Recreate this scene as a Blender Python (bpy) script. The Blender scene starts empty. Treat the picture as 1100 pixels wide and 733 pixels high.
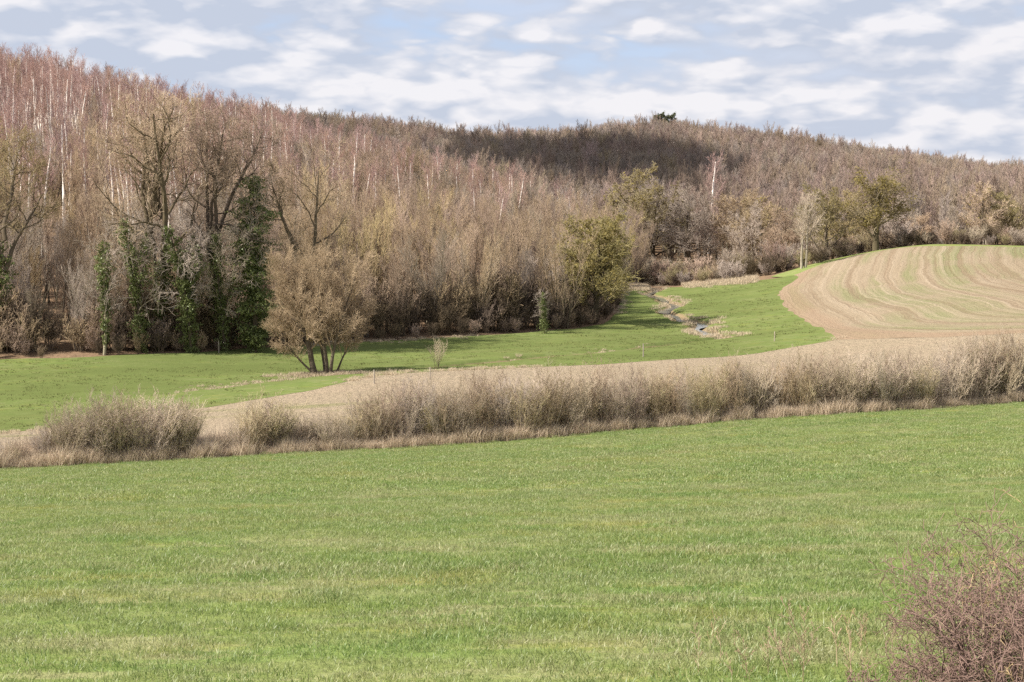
import bpy, math, random
import numpy as np
from math import radians as R

SC = bpy.context.scene
COL = SC.collection
EYE = 1.7
F = 1693.0                       # focal length in pixels of the 1100 px wide photograph
PITCH = math.atan(151.5 / F)
SUN_EL, SUN_AZ = R(43), (-0.93, -0.36)

# ------------------------------------------------------------------ terrain
def ray(u, v):
    a, b = (u - 550) / F, -(v - 366.5) / F
    c, s = math.cos(PITCH), math.sin(PITCH)
    return np.array([a, c + b * s, b * c - s])

def ctl(u, v, d):
    r = ray(u, v); r = r * (d / r[1])
    return (r[0], r[1], r[2] + EYE)

def G(u, d, z):
    return ((u - 550) / F * d, d, z + EYE)

CT = [(0, 0, 0), (-60, 0, -.4), (60, 0, .4), (0, -40, 5), (-80, -40, 4.5), (80, -40, 5.5), (0, -150, 15),
      (-200, -60, 5), (200, -60, 7), (-250, 60, -9), (250, 80, -6)]
CT += [ctl(*p) for p in [
    (-500, 525, 54), (0, 505, 58), (300, 490, 60), (550, 475, 63), (800, 452, 67), (1100, 432, 72), (1500, 408, 78),
    (-400, 490, 98), (0, 467, 104), (200, 441, 116), (400, 402, 136), (600, 393, 143), (750, 385, 148), (850, 378, 152),
    (345, 402, 139), (-400, 400, 146), (0, 387, 152), (150, 382, 155), (300, 373, 165), (400, 366, 172), (500, 362, 176),
    (600, 357, 182), (660, 340, 207), (665, 328, 226), (690, 310, 270), (690, 304, 288), (760, 300, 302), (830, 297, 296),
    (885, 358, 160), (832, 322, 220), (850, 295, 250), (930, 272, 263), (1000, 263, 268), (1100, 265, 266),
    (1000, 320, 190), (1100, 320, 175), (950, 350, 165), (1100, 360, 140), (1000, 372, 142), (1300, 330, 170), (1300, 270, 260),
    (1400, 380, 130), (780, 361, 180)]]
CT += [G(*p) for p in [
    (-500, 250, 5), (-500, 360, 23), (-500, 520, 28), (0, 200, -6), (0, 260, 5), (0, 330, 16.5), (0, 420, 23), (0, 600, 24),
    (100, 200, -7), (100, 330, 13.5), (200, 220, -5), (200, 280, 3), (200, 340, 9.5), (200, 420, 11), (340, 230, -8.5),
    (340, 290, -1.5), (340, 350, 1.5), (340, 430, 2.5), (450, 240, -11), (450, 330, -4), (450, 420, -2), (550, 250, -13),
    (550, 310, -9), (550, 380, -9), (640, 260, -15), (640, 300, -14), (640, 360, -12), (370, 600, 17.5), (450, 640, 17.5), (560, 500, 2),
    (560, 600, 9), (560, 700, 14), (700, 400, -10.5), (700, 500, 2), (700, 600, 12), (700, 700, 20.5), (830, 400, -11), (830, 500, -1),
    (830, 600, 8), (830, 690, 14), (1000, 350, -10), (1000, 450, -6), (1000, 550, -1), (1000, 650, 4), (1100, 330, -10),
    (1100, 450, -7), (1100, 640, -3.5), (1500, 300, -8), (1500, 450, -8), (1500, 650, -4), (760, 335, -14),
    (0, 1000, 15), (550, 1000, 15), (1100, 1000, -5), (-500, 1000, 15), (1600, 1000, -8)]]
CT = np.array(CT, float)
_S = 100.0
def _tk(r2):
    return 0.5 * r2 * np.log(r2 + 1e-12)
def _fit():
    X = CT[:, :2] / _S; n = len(X)
    d2 = ((X[:, None] - X[None]) ** 2).sum(2)
    A = np.zeros((n + 3, n + 3)); A[:n, :n] = _tk(d2) + np.eye(n) * 2e-4
    P = np.c_[np.ones(n), X]; A[:n, n:] = P; A[n:, :n] = P.T
    return np.linalg.solve(A, np.r_[CT[:, 2], 0, 0, 0]), X
_W, _X = _fit()

def _hash(ix, iy, s):
    h = (ix * 374761393 + iy * 668265263 + s * 1442695041) & 0xffffffff
    h = ((h ^ (h >> 13)) * 1274126177) & 0xffffffff
    return ((h ^ (h >> 16)) & 0xffff) / 65535.0
def vnoise(x, y, s=0):
    x = np.asarray(x, float); y = np.asarray(y, float)
    ix = np.floor(x).astype(np.int64); iy = np.floor(y).astype(np.int64)
    fx = x - ix; fy = y - iy
    fx = fx * fx * (3 - 2 * fx); fy = fy * fy * (3 - 2 * fy)
    a = _hash(ix, iy, s); b = _hash(ix + 1, iy, s); c = _hash(ix, iy + 1, s); d = _hash(ix + 1, iy + 1, s)
    return (a * (1 - fx) + b * fx) * (1 - fy) + (c * (1 - fx) + d * fx) * fy - .5

def terr0(x, y):
    x = np.atleast_1d(np.asarray(x, float)); y = np.atleast_1d(np.asarray(y, float))
    out = np.empty(len(x))
    for i in range(0, len(x), 20000):
        q = np.c_[x[i:i + 20000], y[i:i + 20000]] / _S
        q = np.clip(q, -9, 11)
        d2 = ((q[:, None] - _X[None]) ** 2).sum(2)
        out[i:i + 20000] = _tk(d2) @ _W[:-3] + _W[-3] + q @ _W[-2:]
    dist = np.clip((np.hypot(x, y) - 30) / 200, 0, 1)
    out += vnoise(x / 9, y / 9, 3) * .22 * dist + vnoise(x / 2.3, y / 2.3, 4) * .05 + vnoise(x / 30, y / 30, 5) * .5 * dist
    return out

def hit(u, v, dmin=4, dmax=900):
    r = ray(u, v); r = r / r[1]
    d = np.arange(dmin, dmax, .5)
    z = terr0(r[0] * d, d)
    below = np.nonzero(EYE + r[2] * d < z)[0]
    k = d[below[0]] if len(below) else dmax
    return np.array([r[0] * k, k])

def hits(ps, dmin=4):
    return np.array([hit(u, v, dmin) for u, v in ps])

def sdf(P, poly):                       # signed distance to a polygon, > 0 inside
    P = np.asarray(P, float); A = poly; B = np.roll(poly, -1, 0)
    best = np.full(len(P), 1e18); ins = np.zeros(len(P), bool)
    for a, b in zip(A, B):
        e = b - a; w = P - a
        t = np.clip((w @ e) / (e @ e + 1e-12), 0, 1)
        dd = w - t[:, None] * e
        best = np.minimum(best, (dd ** 2).sum(1))
        c = ((a[1] > P[:, 1]) != (b[1] > P[:, 1]))
        with np.errstate(divide='ignore', invalid='ignore'):
            xx = (b[0] - a[0]) * (P[:, 1] - a[1]) / (b[1] - a[1] + 1e-12) + a[0]
        ins ^= c & (P[:, 0] < xx)
    return np.where(ins, 1, -1) * np.sqrt(best)

def pdist(P, line, along=False):
    best = np.full(len(P), 1e18); s = np.zeros(len(P)); acc = 0; sgn = np.ones(len(P))
    for a, b in zip(line[:-1], line[1:]):
        e = b - a; L2 = e @ e + 1e-12; w = P - a
        t = np.clip((w @ e) / L2, 0, 1)
        dd = ((w - t[:, None] * e) ** 2).sum(1)
        m = dd < best
        best = np.where(m, dd, best); s = np.where(m, acc + t * math.sqrt(L2), s)
        sgn = np.where(m, np.sign(e[0] * w[:, 1] - e[1] * w[:, 0]), sgn)
        acc += math.sqrt(L2)
    return (np.sqrt(best), s, sgn) if along else np.sqrt(best)

def smooth(pts, n=2):
    p = np.asarray(pts, float)
    for _ in range(n):
        q = np.empty((2 * len(p) - 2, 2)); q[0::2] = .75 * p[:-1] + .25 * p[1:]; q[1::2] = .25 * p[:-1] + .75 * p[1:]
        p = np.r_[p[:1], q, p[-1:]]
    return p

# boundaries, read off the photograph and dropped onto the terrain
low_edge = smooth(hits([(-350, 486), (0, 467), (120, 452), (230, 437), (330, 420), (400, 403), (470, 399), (600, 393), (750, 385), (830, 377), (893, 366)], 75))
field_left = smooth(hits([(893, 366), (888, 358), (870, 347), (847, 336), (834, 323), (840, 310), (858, 298)], 100))
far_edge = smooth(hits([(850, 297), (822, 302), (760, 307), (715, 309), (690, 309), (668, 313)], 150))
wood_edge = smooth(hits([(668, 313), (670, 326), (657, 345), (630, 354), (560, 359), (480, 363), (400, 367), (300, 374), (200, 381), (100, 385), (0, 388), (-350, 397)], 120))
field_top = smooth(hits([(850, 297), (880, 285), (930, 272.5), (985, 265), (1050, 265), (1100, 266.5), (1400, 273)], 100))
hedge = smooth(hits([(-350, 522), (0, 505), (150, 498), (300, 489), (550, 474), (800, 452), (950, 443), (1100, 432), (1400, 414)]))
valley_poly = np.r_[low_edge, field_left[1:], far_edge[1:], wood_edge[1:]]
field_poly = np.r_[field_left, field_top[1:], np.array([[150, 190]]), np.array([[150, 112], [60, 132]])]
near_poly = np.r_[hedge, np.array([[75, -28], [-75, -28]])]
hb = hedge[::-1]
stub_poly = np.r_[hb, low_edge, np.array([[60, 132], [150, 112], [150, 78]])]
verge_poly = np.r_[field_top, (field_top + np.array([-1.5, 5.5]))[::-1]]
brook = smooth(hits([(698, 306), (702, 312), (709, 319), (717, 326), (722, 334), (735, 343), (750, 350), (765, 356), (782, 362)], 120), 3)
_t = np.linspace(0, 1, len(brook)); brook = brook + np.c_[np.sin(_t * 21) * .9 + np.sin(_t * 47 + 1) * .5, np.zeros(len(_t))] * np.minimum(1, np.minimum(_t, 1 - _t) * 8)[:, None]
ditch = smooth(hits([(-250, 440), (-60, 437), (20, 434), (70, 433), (130, 428), (220, 417), (290, 409), (345, 403), (400, 400), (470, 393), (530, 388), (575, 383), (640, 378), (720, 370), (782, 362)], 100))

def notch(x, y):
    P = np.c_[np.atleast_1d(x), np.atleast_1d(y)]
    a = pdist(P, brook); b = pdist(P, ditch)
    wob = vnoise(P[:, 0] / 3, P[:, 1] / 3, 9) * .8
    na = np.clip(1 - (np.maximum(a - .75 + wob * .5, 0) / .9), 0, 1)
    nb = np.clip(1 - (np.maximum(b + wob - .8, 0) / .8), 0, 1)
    seg = np.clip(.62 + 1.7 * vnoise(P[:, 0] / 16, P[:, 1] / 16, 12), .15, 1)
    na = na * na * (3 - 2 * na); nb = nb * nb * (3 - 2 * nb) * seg
    return np.maximum(na * .65, nb * 1.0)

def terr(x, y):
    return terr0(x, y) - notch(x, y)

def tz(x, y):
    return float(terr0([x], [y])[0])

# ------------------------------------------------------------------ mesh helpers
def mk(name, V, quads=None, tris=None, mat=None, smooth_=False):
    me = bpy.data.meshes.new(name)
    V = np.asarray(V, np.float32)
    nq = 0 if quads is None else len(quads); nt = 0 if tris is None else len(tris)
    me.vertices.add(len(V)); me.vertices.foreach_set('co', V.ravel())
    li = []
    if nq: li.append(np.asarray(quads).ravel())
    if nt: li.append(np.asarray(tris).ravel())
    li = np.concatenate(li).astype(np.int32)
    me.loops.add(len(li)); me.loops.foreach_set('vertex_index', li)
    st = np.r_[np.arange(nq) * 4, nq * 4 + np.arange(nt) * 3].astype(np.int32)
    me.polygons.add(nq + nt); me.polygons.foreach_set('loop_start', st)
    if smooth_: me.polygons.foreach_set('use_smooth', np.ones(nq + nt, bool))
    me.update(calc_edges=True); me.validate()
    if mat: me.materials.append(mat)
    return me

def fattr(me, name, vals, typ='FLOAT'):
    a = me.attributes.new(name, typ, 'POINT')
    if typ == 'FLOAT_VECTOR': a.data.foreach_set('vector', np.asarray(vals, np.float32).ravel())
    elif typ == 'INT': a.data.foreach_set('value', np.asarray(vals, np.int32))
    else: a.data.foreach_set('value', np.asarray(vals, np.float32))

def link(name, me, parent=None):
    o = bpy.data.objects.new(name, me); COL.objects.link(o)
    if parent: o.parent = parent
    return o

def tag(o, label=None, cat=None, group=None, kind=None):
    if label: o['label'] = label
    if cat: o['category'] = cat
    if group: o['group'] = group
    if kind: o['kind'] = kind
    return o

def join(parts):                         # [(V, Q)] -> V, Q
    Vs, Qs, n = [], [], 0
    for V, Q in parts:
        if len(V) == 0: continue
        Vs.append(V); Qs.append(np.asarray(Q) + n); n += len(V)
    return np.concatenate(Vs), np.concatenate(Qs)

def tubes(P, Rr, n):                     # P (B,S,3) polylines, Rr (B,S) radii
    P = np.asarray(P, float); Rr = np.asarray(Rr, float)
    B, S, _ = P.shape
    D = np.empty_like(P); D[:, :-1] = P[:, 1:] - P[:, :-1]; D[:, -1] = D[:, -2]
    D[:, 1:-1] = D[:, 1:-1] + (P[:, 1:-1] - P[:, :-2])
    D /= np.linalg.norm(D, axis=2, keepdims=True) + 1e-9
    a = np.cross(D[:, 0], np.array([.31, .77, .13])); bad = np.linalg.norm(a, axis=1) < .1
    a[bad] = np.cross(D[bad, 0], np.array([1., 0, 0]))
    a = a[:, None] - (a[:, None] * D).sum(2, keepdims=True) * D
    a /= np.linalg.norm(a, axis=2, keepdims=True) + 1e-9
    b = np.cross(D, a)
    th = np.arange(n) * 2 * math.pi / n
    V = P[:, :, None] + Rr[:, :, None, None] * (np.cos(th)[None, None, :, None] * a[:, :, None] + np.sin(th)[None, None, :, None] * b[:, :, None])
    idx = np.arange(B * S * n).reshape(B, S, n)
    i0 = idx[:, :-1]; i1 = idx[:, 1:]
    Q = np.stack([i0, np.roll(i0, -1, 2), np.roll(i1, -1, 2), i1], -1).reshape(-1, 4)
    return V.reshape(-1, 3), Q

def leaves(C, size, rng, flat=0.0):      # small diamond quads at centres C
    n = len(C)
    a = rng.normal(size=(n, 3)); a /= np.linalg.norm(a, axis=1, keepdims=True)
    b = rng.normal(size=(n, 3)); b -= (a * b).sum(1, keepdims=True) * a; b /= np.linalg.norm(b, axis=1, keepdims=True)
    s = (size * rng.uniform(.6, 1.3, n))[:, None]
    V = np.stack([C - a * s, C - b * s * .6, C + a * s, C + b * s * .6], 1).reshape(-1, 3)
    return V, np.arange(4 * n).reshape(n, 4)

# ------------------------------------------------------------------ materials
def NT(name):
    m = bpy.data.materials.new(name); m.use_nodes = True
    nt = m.node_tree; nt.nodes.clear()
    out = nt.nodes.new('ShaderNodeOutputMaterial')
    return m, nt, out

class NB:
    def __init__(s, nt): s.nt = nt
    def n(s, t, ins=None, **kw):
        x = s.nt.nodes.new(t)
        for k, v in kw.items(): setattr(x, k, v)
        for k, v in (ins or {}).items():
            sock = x.inputs[k]
            if isinstance(v, bpy.types.NodeSocket): s.nt.links.new(v, sock)
            else: sock.default_value = v
        return x
    def math(s, op, a, b=0.0, c=None, clamp=False):
        d = {0: a, 1: b}
        if c is not None: d[2] = c
        return s.n('ShaderNodeMath', d, operation=op, use_clamp=clamp).outputs[0]
    def noise(s, vec, scale, detail=4, rough=.6, dist=0.0):
        return s.n('ShaderNodeTexNoise', {'Vector': vec, 'Scale': scale, 'Detail': detail, 'Roughness': rough, 'Distortion': dist}).outputs['Fac']
    def ramp(s, fac, a, b):
        return s.n('ShaderNodeMapRange', {'Value': fac, 'From Min': a, 'From Max': b}).outputs[0]
    def mix(s, fac, a, b, blend='MIX'):
        x = s.nt.nodes.new('ShaderNodeMix'); x.data_type = 'RGBA'; x.blend_type = blend
        for i, v in ((0, fac), (6, a), (7, b)):
            if isinstance(v, bpy.types.NodeSocket): s.nt.links.new(v, x.inputs[i])
            elif i: x.inputs[i].default_value = (*v, 1) if len(v) == 3 else v
            else: x.inputs[i].default_value = v
        return x.outputs[2]
    def pos(s): return s.n('ShaderNodeNewGeometry').outputs['Position']
    def mapv(s, vec, sc=(1, 1, 1), rot=(0, 0, 0)):
        return s.n('ShaderNodeMapping', {'Vector': vec, 'Scale': sc, 'Rotation': rot}).outputs[0]

def bark_mat(name, col, col2=None, var=.35, trans=0.0, zdark=None, nscale=1.5):
    """twig / bark colour with a per-object shift and blotches"""
    m, nt, out = NT(name); b = NB(nt)
    oi = b.n('ShaderNodeObjectInfo')
    tc = b.n('ShaderNodeTexCoord').outputs['Object']
    f = b.noise(tc, nscale, 3)
    c = b.mix(b.ramp(f, .3, .7), col, col2 or tuple(x * .7 for x in col))
    val = b.math('MULTIPLY_ADD', oi.outputs['Random'], var, 1 - var / 2)
    r2 = b.math('FRACT', b.math('MULTIPLY', oi.outputs['Random'], 17.31))
    hsv = b.n('ShaderNodeHueSaturation', {'Color': c, 'Value': val, 'Hue': b.math('MULTIPLY_ADD', r2, .03, .485), 'Saturation': b.math('MULTIPLY_ADD', r2, .3, .85)})
    d = b.n('ShaderNodeBsdfDiffuse', {'Color': hsv.outputs[0], 'Roughness': .6}).outputs[0]
    if trans:
        t = b.n('ShaderNodeBsdfTranslucent', {'Color': hsv.outputs[0]}).outputs[0]
        d = b.n('ShaderNodeMixShader', {0: trans, 1: d, 2: t}).outputs[0]
    nt.links.new(d, out.inputs[0])
    return m

def birch_mat():
    m, nt, out = NT('birch_bark'); b = NB(nt)
    tc = b.n('ShaderNodeTexCoord').outputs['Object']
    f = b.noise(b.mapv(tc, (3, 3, 1.2)), 2.5, 4)
    c = b.mix(b.ramp(f, .55, .68), (.86, .80, .73), (.26, .20, .17))
    oi = b.n('ShaderNodeObjectInfo')
    c = b.mix(b.math('MULTIPLY', oi.outputs['Random'], .35), c, (.40, .32, .26))
    d = b.n('ShaderNodeBsdfDiffuse', {'Color': c}).outputs[0]
    nt.links.new(d, out.inputs[0]); return m

def leaf_mat(name, c1, c2, trans=.25, gloss=.0):
    m, nt, out = NT(name); b = NB(nt)
    f = b.noise(b.pos(), 1.3, 3)
    oi = b.n('ShaderNodeObjectInfo')
    wn = b.n('ShaderNodeTexWhiteNoise', {'Vector': b.n('ShaderNodeNewGeometry').outputs['Normal']}).outputs['Value']
    c = b.mix(b.math('MULTIPLY_ADD', f, .6, b.math('MULTIPLY', wn, .5), clamp=True), c1, c2)
    d = b.n('ShaderNodeBsdfDiffuse', {'Color': c}).outputs[0]
    t = b.n('ShaderNodeBsdfTranslucent', {'Color': c}).outputs[0]
    d = b.n('ShaderNodeMixShader', {0: trans, 1: d, 2: t}).outputs[0]
    if gloss:
        g = b.n('ShaderNodeBsdfGlossy', {'Color': (.9, .95, .9, 1), 'Roughness': .45}).outputs[0]
        d = b.n('ShaderNodeMixShader', {0: gloss, 1: d, 2: g}).outputs[0]
    nt.links.new(d, out.inputs[0]); return m

def grass_color(b, near=True):
    p = b.pos()
    big = b.noise(b.mapv(p, (.05, .13, .02), (0, 0, R(-30))), 1.0, 4, .55)
    band = b.noise(b.mapv(p, (.12, 1.0, .05), (0, 0, R(-30))), 1.0, 4, .6)
    med = b.noise(p, .9, 4, .6)
    fine = b.noise(p, 7.0, 3, .6)
    A, B_, Y, S = (0.198, 0.256, 0.068), (0.155, 0.222, 0.056), (0.306, 0.284, 0.077), (0.297, 0.243, 0.140)
    c = b.mix(b.ramp(big, .35, .65), B_, A)
    c = b.mix(b.math('MULTIPLY', b.ramp(band, .42, .68), .65), c, (0.261, 0.275, 0.131))
    c = b.mix(b.math('MULTIPLY', b.ramp(med, .45, .75), .5), c, (0.171, 0.216, 0.070))
    yel = b.noise(b.mapv(p, (.45, .95, .1), (0, 0, R(-30))), 1.0, 4, .65)
    c = b.mix(b.math('MULTIPLY', b.ramp(yel, .53, .68), .7), c, Y)
    bare = b.noise(b.mapv(p, (0.117, 0.450, 0.090), (0, 0, R(-25))), 1.3, 5, .7)
    c = b.mix(b.math('MULTIPLY', b.ramp(bare, .61, .70), .8), c, S)
    lush = b.noise(b.mapv(p, (.42, 1.3, .2), (0, 0, R(-30))), 1.0, 4, .6)
    c = b.mix(b.math('MULTIPLY', b.ramp(lush, .52, .60), .7), c, (0.140, 0.225, 0.054))
    pal = b.noise(b.mapv(p, (.5, 1.7, .2), (0, 0, R(-30))), 1.37, 4, .6)
    c = b.mix(b.math('MULTIPLY', b.ramp(pal, .52, .62), .7), c, (0.324, 0.310, 0.167))
    c = b.mix(b.math('MULTIPLY', b.ramp(fine, .35, .75), .35), c, (0.149, 0.189, 0.061))
    return c, p

def grass_ground(name, valley=False):
    m, nt, out = NT(name); b = NB(nt)
    c, p = grass_color(b)
    if valley:
        st = b.noise(b.mapv(p, (.03, .25, .05), (0, 0, R(-10))), 1.0, 5, .65)
        c = b.mix(b.math('MULTIPLY', b.ramp(st, .54, .70), .7), c, (.175, .165, .068))
        at = b.n('ShaderNodeAttribute', attribute_name='bare').outputs['Fac']
        n1 = b.noise(b.mapv(p, (.04, .09, .02)), 1.0, 4)
        c = b.mix(b.ramp(n1, .35, .65), c, (.125, .158, .050))
        edge = b.noise(p, .5, 5, .7)
        c = b.mix(.48, c, (.068, .074, .028))
        tx = b.noise(p, 1.1, 5, .75)
        c = b.mix(b.math('MULTIPLY', b.ramp(tx, .45, .72), .4), c, (.075, .105, .032))
        c = b.mix(b.ramp(b.math('ADD', at, b.math('MULTIPLY', edge, .5)), .55, .85), c, (.20, .15, .09))
    else:
        c = b.mix(.3, c, (.11, .10, .045))
    bump = b.n('ShaderNodeBump', {'Height': b.noise(p, 5.0 if not valley else 2.5, 5, .7), 'Strength': .6, 'Distance': .12})
    d = b.n('ShaderNodeBsdfDiffuse', {'Color': c, 'Normal': bump.outputs[0]}).outputs[0]
    nt.links.new(d, out.inputs[0]); return m

def blade_mat():
    m, nt, out = NT('grass_blade'); b = NB(nt)
    c, p = grass_color(b)
    rnd = b.n('ShaderNodeAttribute', attribute_name='rnd').outputs['Fac']
    c = b.mix(b.math('MULTIPLY', b.ramp(rnd, .88, .94), .55), c, (.36, .33, .18))
    h = b.n('ShaderNodeHueSaturation', {'Color': c, 'Value': b.math('MULTIPLY_ADD', rnd, .35, .95)}).outputs[0]
    d = b.n('ShaderNodeBsdfDiffuse', {'Color': h}).outputs[0]
    t = b.n('ShaderNodeBsdfTranslucent', {'Color': h}).outputs[0]
    s = b.n('ShaderNodeMixShader', {0: .5, 1: d, 2: t}).outputs[0]
    g = b.n('ShaderNodeBsdfGlossy', {'Roughness': .5}).outputs[0]
    s = b.n('ShaderNodeMixShader', {0: .035, 1: s, 2: g}).outputs[0]
    nt.links.new(s, out.inputs[0]); return m

def litter_mat():
    m, nt, out = NT('leaf_litter'); b = NB(nt); p = b.pos()
    f = b.noise(p, .35, 6, .7); g = b.noise(p, 2.2, 5, .7)
    c = b.mix(b.ramp(f, .35, .65), (.19, .125, .08), (.12, .085, .055))
    c = b.mix(b.math('MULTIPLY', b.ramp(g, .4, .7), .6), c, (.27, .19, .125))
    bump = b.n('ShaderNodeBump', {'Height': g, 'Strength': .8, 'Distance': .2})
    nt.links.new(b.n('ShaderNodeBsdfDiffuse', {'Color': c, 'Normal': bump.outputs[0]}).outputs[0], out.inputs[0]); return m

def field_mat(name, stripes):
    m, nt, out = NT(name); b = NB(nt); p = b.pos()
    uv = b.n('ShaderNodeUVMap', uv_map='rows').outputs[0]
    wv = b.math('MULTIPLY_ADD', b.noise(p, .06, 4, .55), 2.6, b.math('MULTIPLY', b.noise(p, .5, 3), .45))
    uv = b.n('ShaderNodeVectorMath', {0: uv, 1: b.n('ShaderNodeCombineXYZ', {1: wv}).outputs[0]}, operation='ADD').outputs[0] if stripes else uv
    g = b.noise(p, 1.6, 5, .7); big = b.noise(p, .06, 4, .6)
    c = b.mix(b.ramp(g, .3, .7), (.265, .21, .145), (.205, .16, .108))
    c = b.mix(b.math('MULTIPLY', b.ramp(big, .4, .65), .5), c, (.28, .225, .165))
    if stripes:
        rows = b.noise(b.mapv(uv, (.004, 1.0, 1)), 1.0, 5, .75)         # passes of the seed drill
        green = b.noise(b.mapv(uv, (.012, .22, 1)), 1.0, 3, .55)
        gm = b.math('MULTIPLY', b.ramp(green, .45, .58), b.ramp(b.noise(p, .05, 3), .34, .52))
        c = b.mix(b.math('MULTIPLY', gm, .62), c, (.145, .165, .068))
        c = b.mix(b.math('MULTIPLY', b.ramp(rows, .53, .63), .55), c, (.32, .26, .19))
        c = b.mix(b.math('MULTIPLY', b.ramp(rows, .47, .38), .6), c, (.155, .105, .07))
        fine = b.noise(b.mapv(uv, (.012, 2.6, 1)), 1.0, 3, .6)
        c = b.mix(b.math('MULTIPLY', b.ramp(fine, .45, .7), .35), c, (.32, .25, .18))
        t = b.n('ShaderNodeSeparateXYZ', {0: uv}).outputs[1]
        tram = b.math('GREATER_THAN', b.math('SINE', b.math('ADD', b.math('MULTIPLY', t, 1.18), b.math('MULTIPLY', b.noise(p, .15, 2), 1.2))), .90)
        c = b.mix(b.math('MULTIPLY', tram, b.math('MULTIPLY', b.ramp(g, .25, .6), .6)), c, (.18, .132, .088))
        head = b.ramp(b.math('ADD', t, b.math('MULTIPLY', b.noise(p, .25, 4), 1.5)), 6.2, 4.6)
        c = b.mix(b.math('MULTIPLY', head, .6), c, (.25, .175, .12))
        hh = rows
    else:
        c = b.mix(.45, c, (.34, .28, .20))
        rows = b.noise(b.mapv(p, (.03, .8, .1), (0, 0, R(-10))), 1.0, 3, .6)
        c = b.mix(b.math('MULTIPLY', b.ramp(rows, .45, .65), .5), c, (.33, .255, .185))
        gr = b.noise(b.mapv(p, (.03, .14, .05), (0, 0, R(-14))), 1.0, 4, .6)
        c = b.mix(b.math('MULTIPLY', b.ramp(gr, .56, .68), .6), c, (.15, .165, .06))
        hh = g
    bump = b.n('ShaderNodeBump', {'Height': b.math('ADD', hh, g), 'Strength': .9, 'Distance': .3})
    nt.links.new(b.n('ShaderNodeBsdfDiffuse', {'Color': c, 'Normal': bump.outputs[0]}).outputs[0], out.inputs[0]); return m

def water_mat():
    m, nt, out = NT('brook_water'); b = NB(nt); p = b.pos()
    bump = b.n('ShaderNodeBump', {'Height': b.noise(p, 1.2, 3), 'Strength': .25, 'Distance': .05})
    s = b.n('ShaderNodeBsdfPrincipled', {'Base Color': (.12, .12, .10, 1), 'Roughness': .12, 'IOR': 1.33, 'Normal': bump.outputs[0]})
    nt.links.new(s.outputs[0], out.inputs[0]); return m

M = dict(
    litter=litter_mat(), near=grass_ground('near_meadow_grass'), valley=grass_ground('valley_meadow_grass', True),
    field=field_mat('drilled_field_soil', True), stub=field_mat('stubble_soil', False), water=water_mat(), blade=blade_mat(),
    birch=birch_mat(), vblade=leaf_mat('pasture_blades', (.150, .185, .060), (.215, .215, .090), .4), verge=grass_ground('verge_grass', False),
    bark=bark_mat('grey_brown_bark', (.17, .138, .10), (.095, .075, .055)),
    barkdark=bark_mat('dark_bark', (.13, .105, .075), (.08, .065, .05)),
    barkmid=bark_mat('brown_bark', (.19, .15, .105), (.12, .095, .068)),
    barkpale=bark_mat('pale_bark', (.40, .36, .28), (.24, .20, .15)),
    tan=bark_mat('tan_twigs', (.48, .365, .262), (.36, .27, .195)),
    pink=bark_mat('reddish_birch_twigs', (.47, .32, .28), (.37, .25, .22)),
    grey=bark_mat('grey_twigs', (0.448, 0.374, 0.305), (0.333, 0.276, 0.224)),
    ochre=bark_mat('ochre_twigs', (.49, .385, .24), (.38, .295, .19)),
    olive=bark_mat('olive_twigs', (0.370, 0.314, 0.174), (0.280, 0.235, 0.134)),
    brown=bark_mat('brown_twigs', (0.420, 0.318, 0.234), (0.312, 0.234, 0.174)),
    thick=bark_mat('thicket_twigs', (.185, .14, .10), (.12, .092, .066)),
    hedge=bark_mat('hedge_twigs', (0.550, 0.451, 0.336), (0.407, 0.330, 0.237)),
    hedgestem=bark_mat('hedge_stems', (0.440, 0.363, 0.270), (0.308, 0.253, 0.187)),
    cane=bark_mat('bramble_canes', (.25, .165, .135), (.12, .085, .07), var=.2, nscale=3.5),
    bramble=bark_mat('bramble_twigs', (.30, .20, .172), (.165, .112, .095), var=.2, nscale=2.5),
    ivy=leaf_mat('ivy_leaves', (.075, .10, .033), (.22, .245, .09), .35, .02),
    mist=leaf_mat('olive_leaves', (.195, .160, .062), (.30, .245, .095), .45),
    bud=leaf_mat('young_leaves', (.17, .18, .06), (.27, .25, .10), .35),
    pine=leaf_mat('pine_needles', (.065, .075, .045), (.12, .125, .075), .2),
    straw=leaf_mat('dry_straw', (.52, .41, .28), (.40, .31, .21), .3),
    pale=leaf_mat('pale_dry_grass', (.58, .50, .36), (.42, .33, .24), .3),
    hstraw=leaf_mat('hedge_dry_grass', (.66, .545, .42), (.46, .37, .28), .35),
    rust=leaf_mat('dry_dock', (.25, .13, .075), (.16, .09, .055), .2),
    post=bark_mat('weathered_wood', (.42, .37, .30), (.28, .24, .19)),
)

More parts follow.
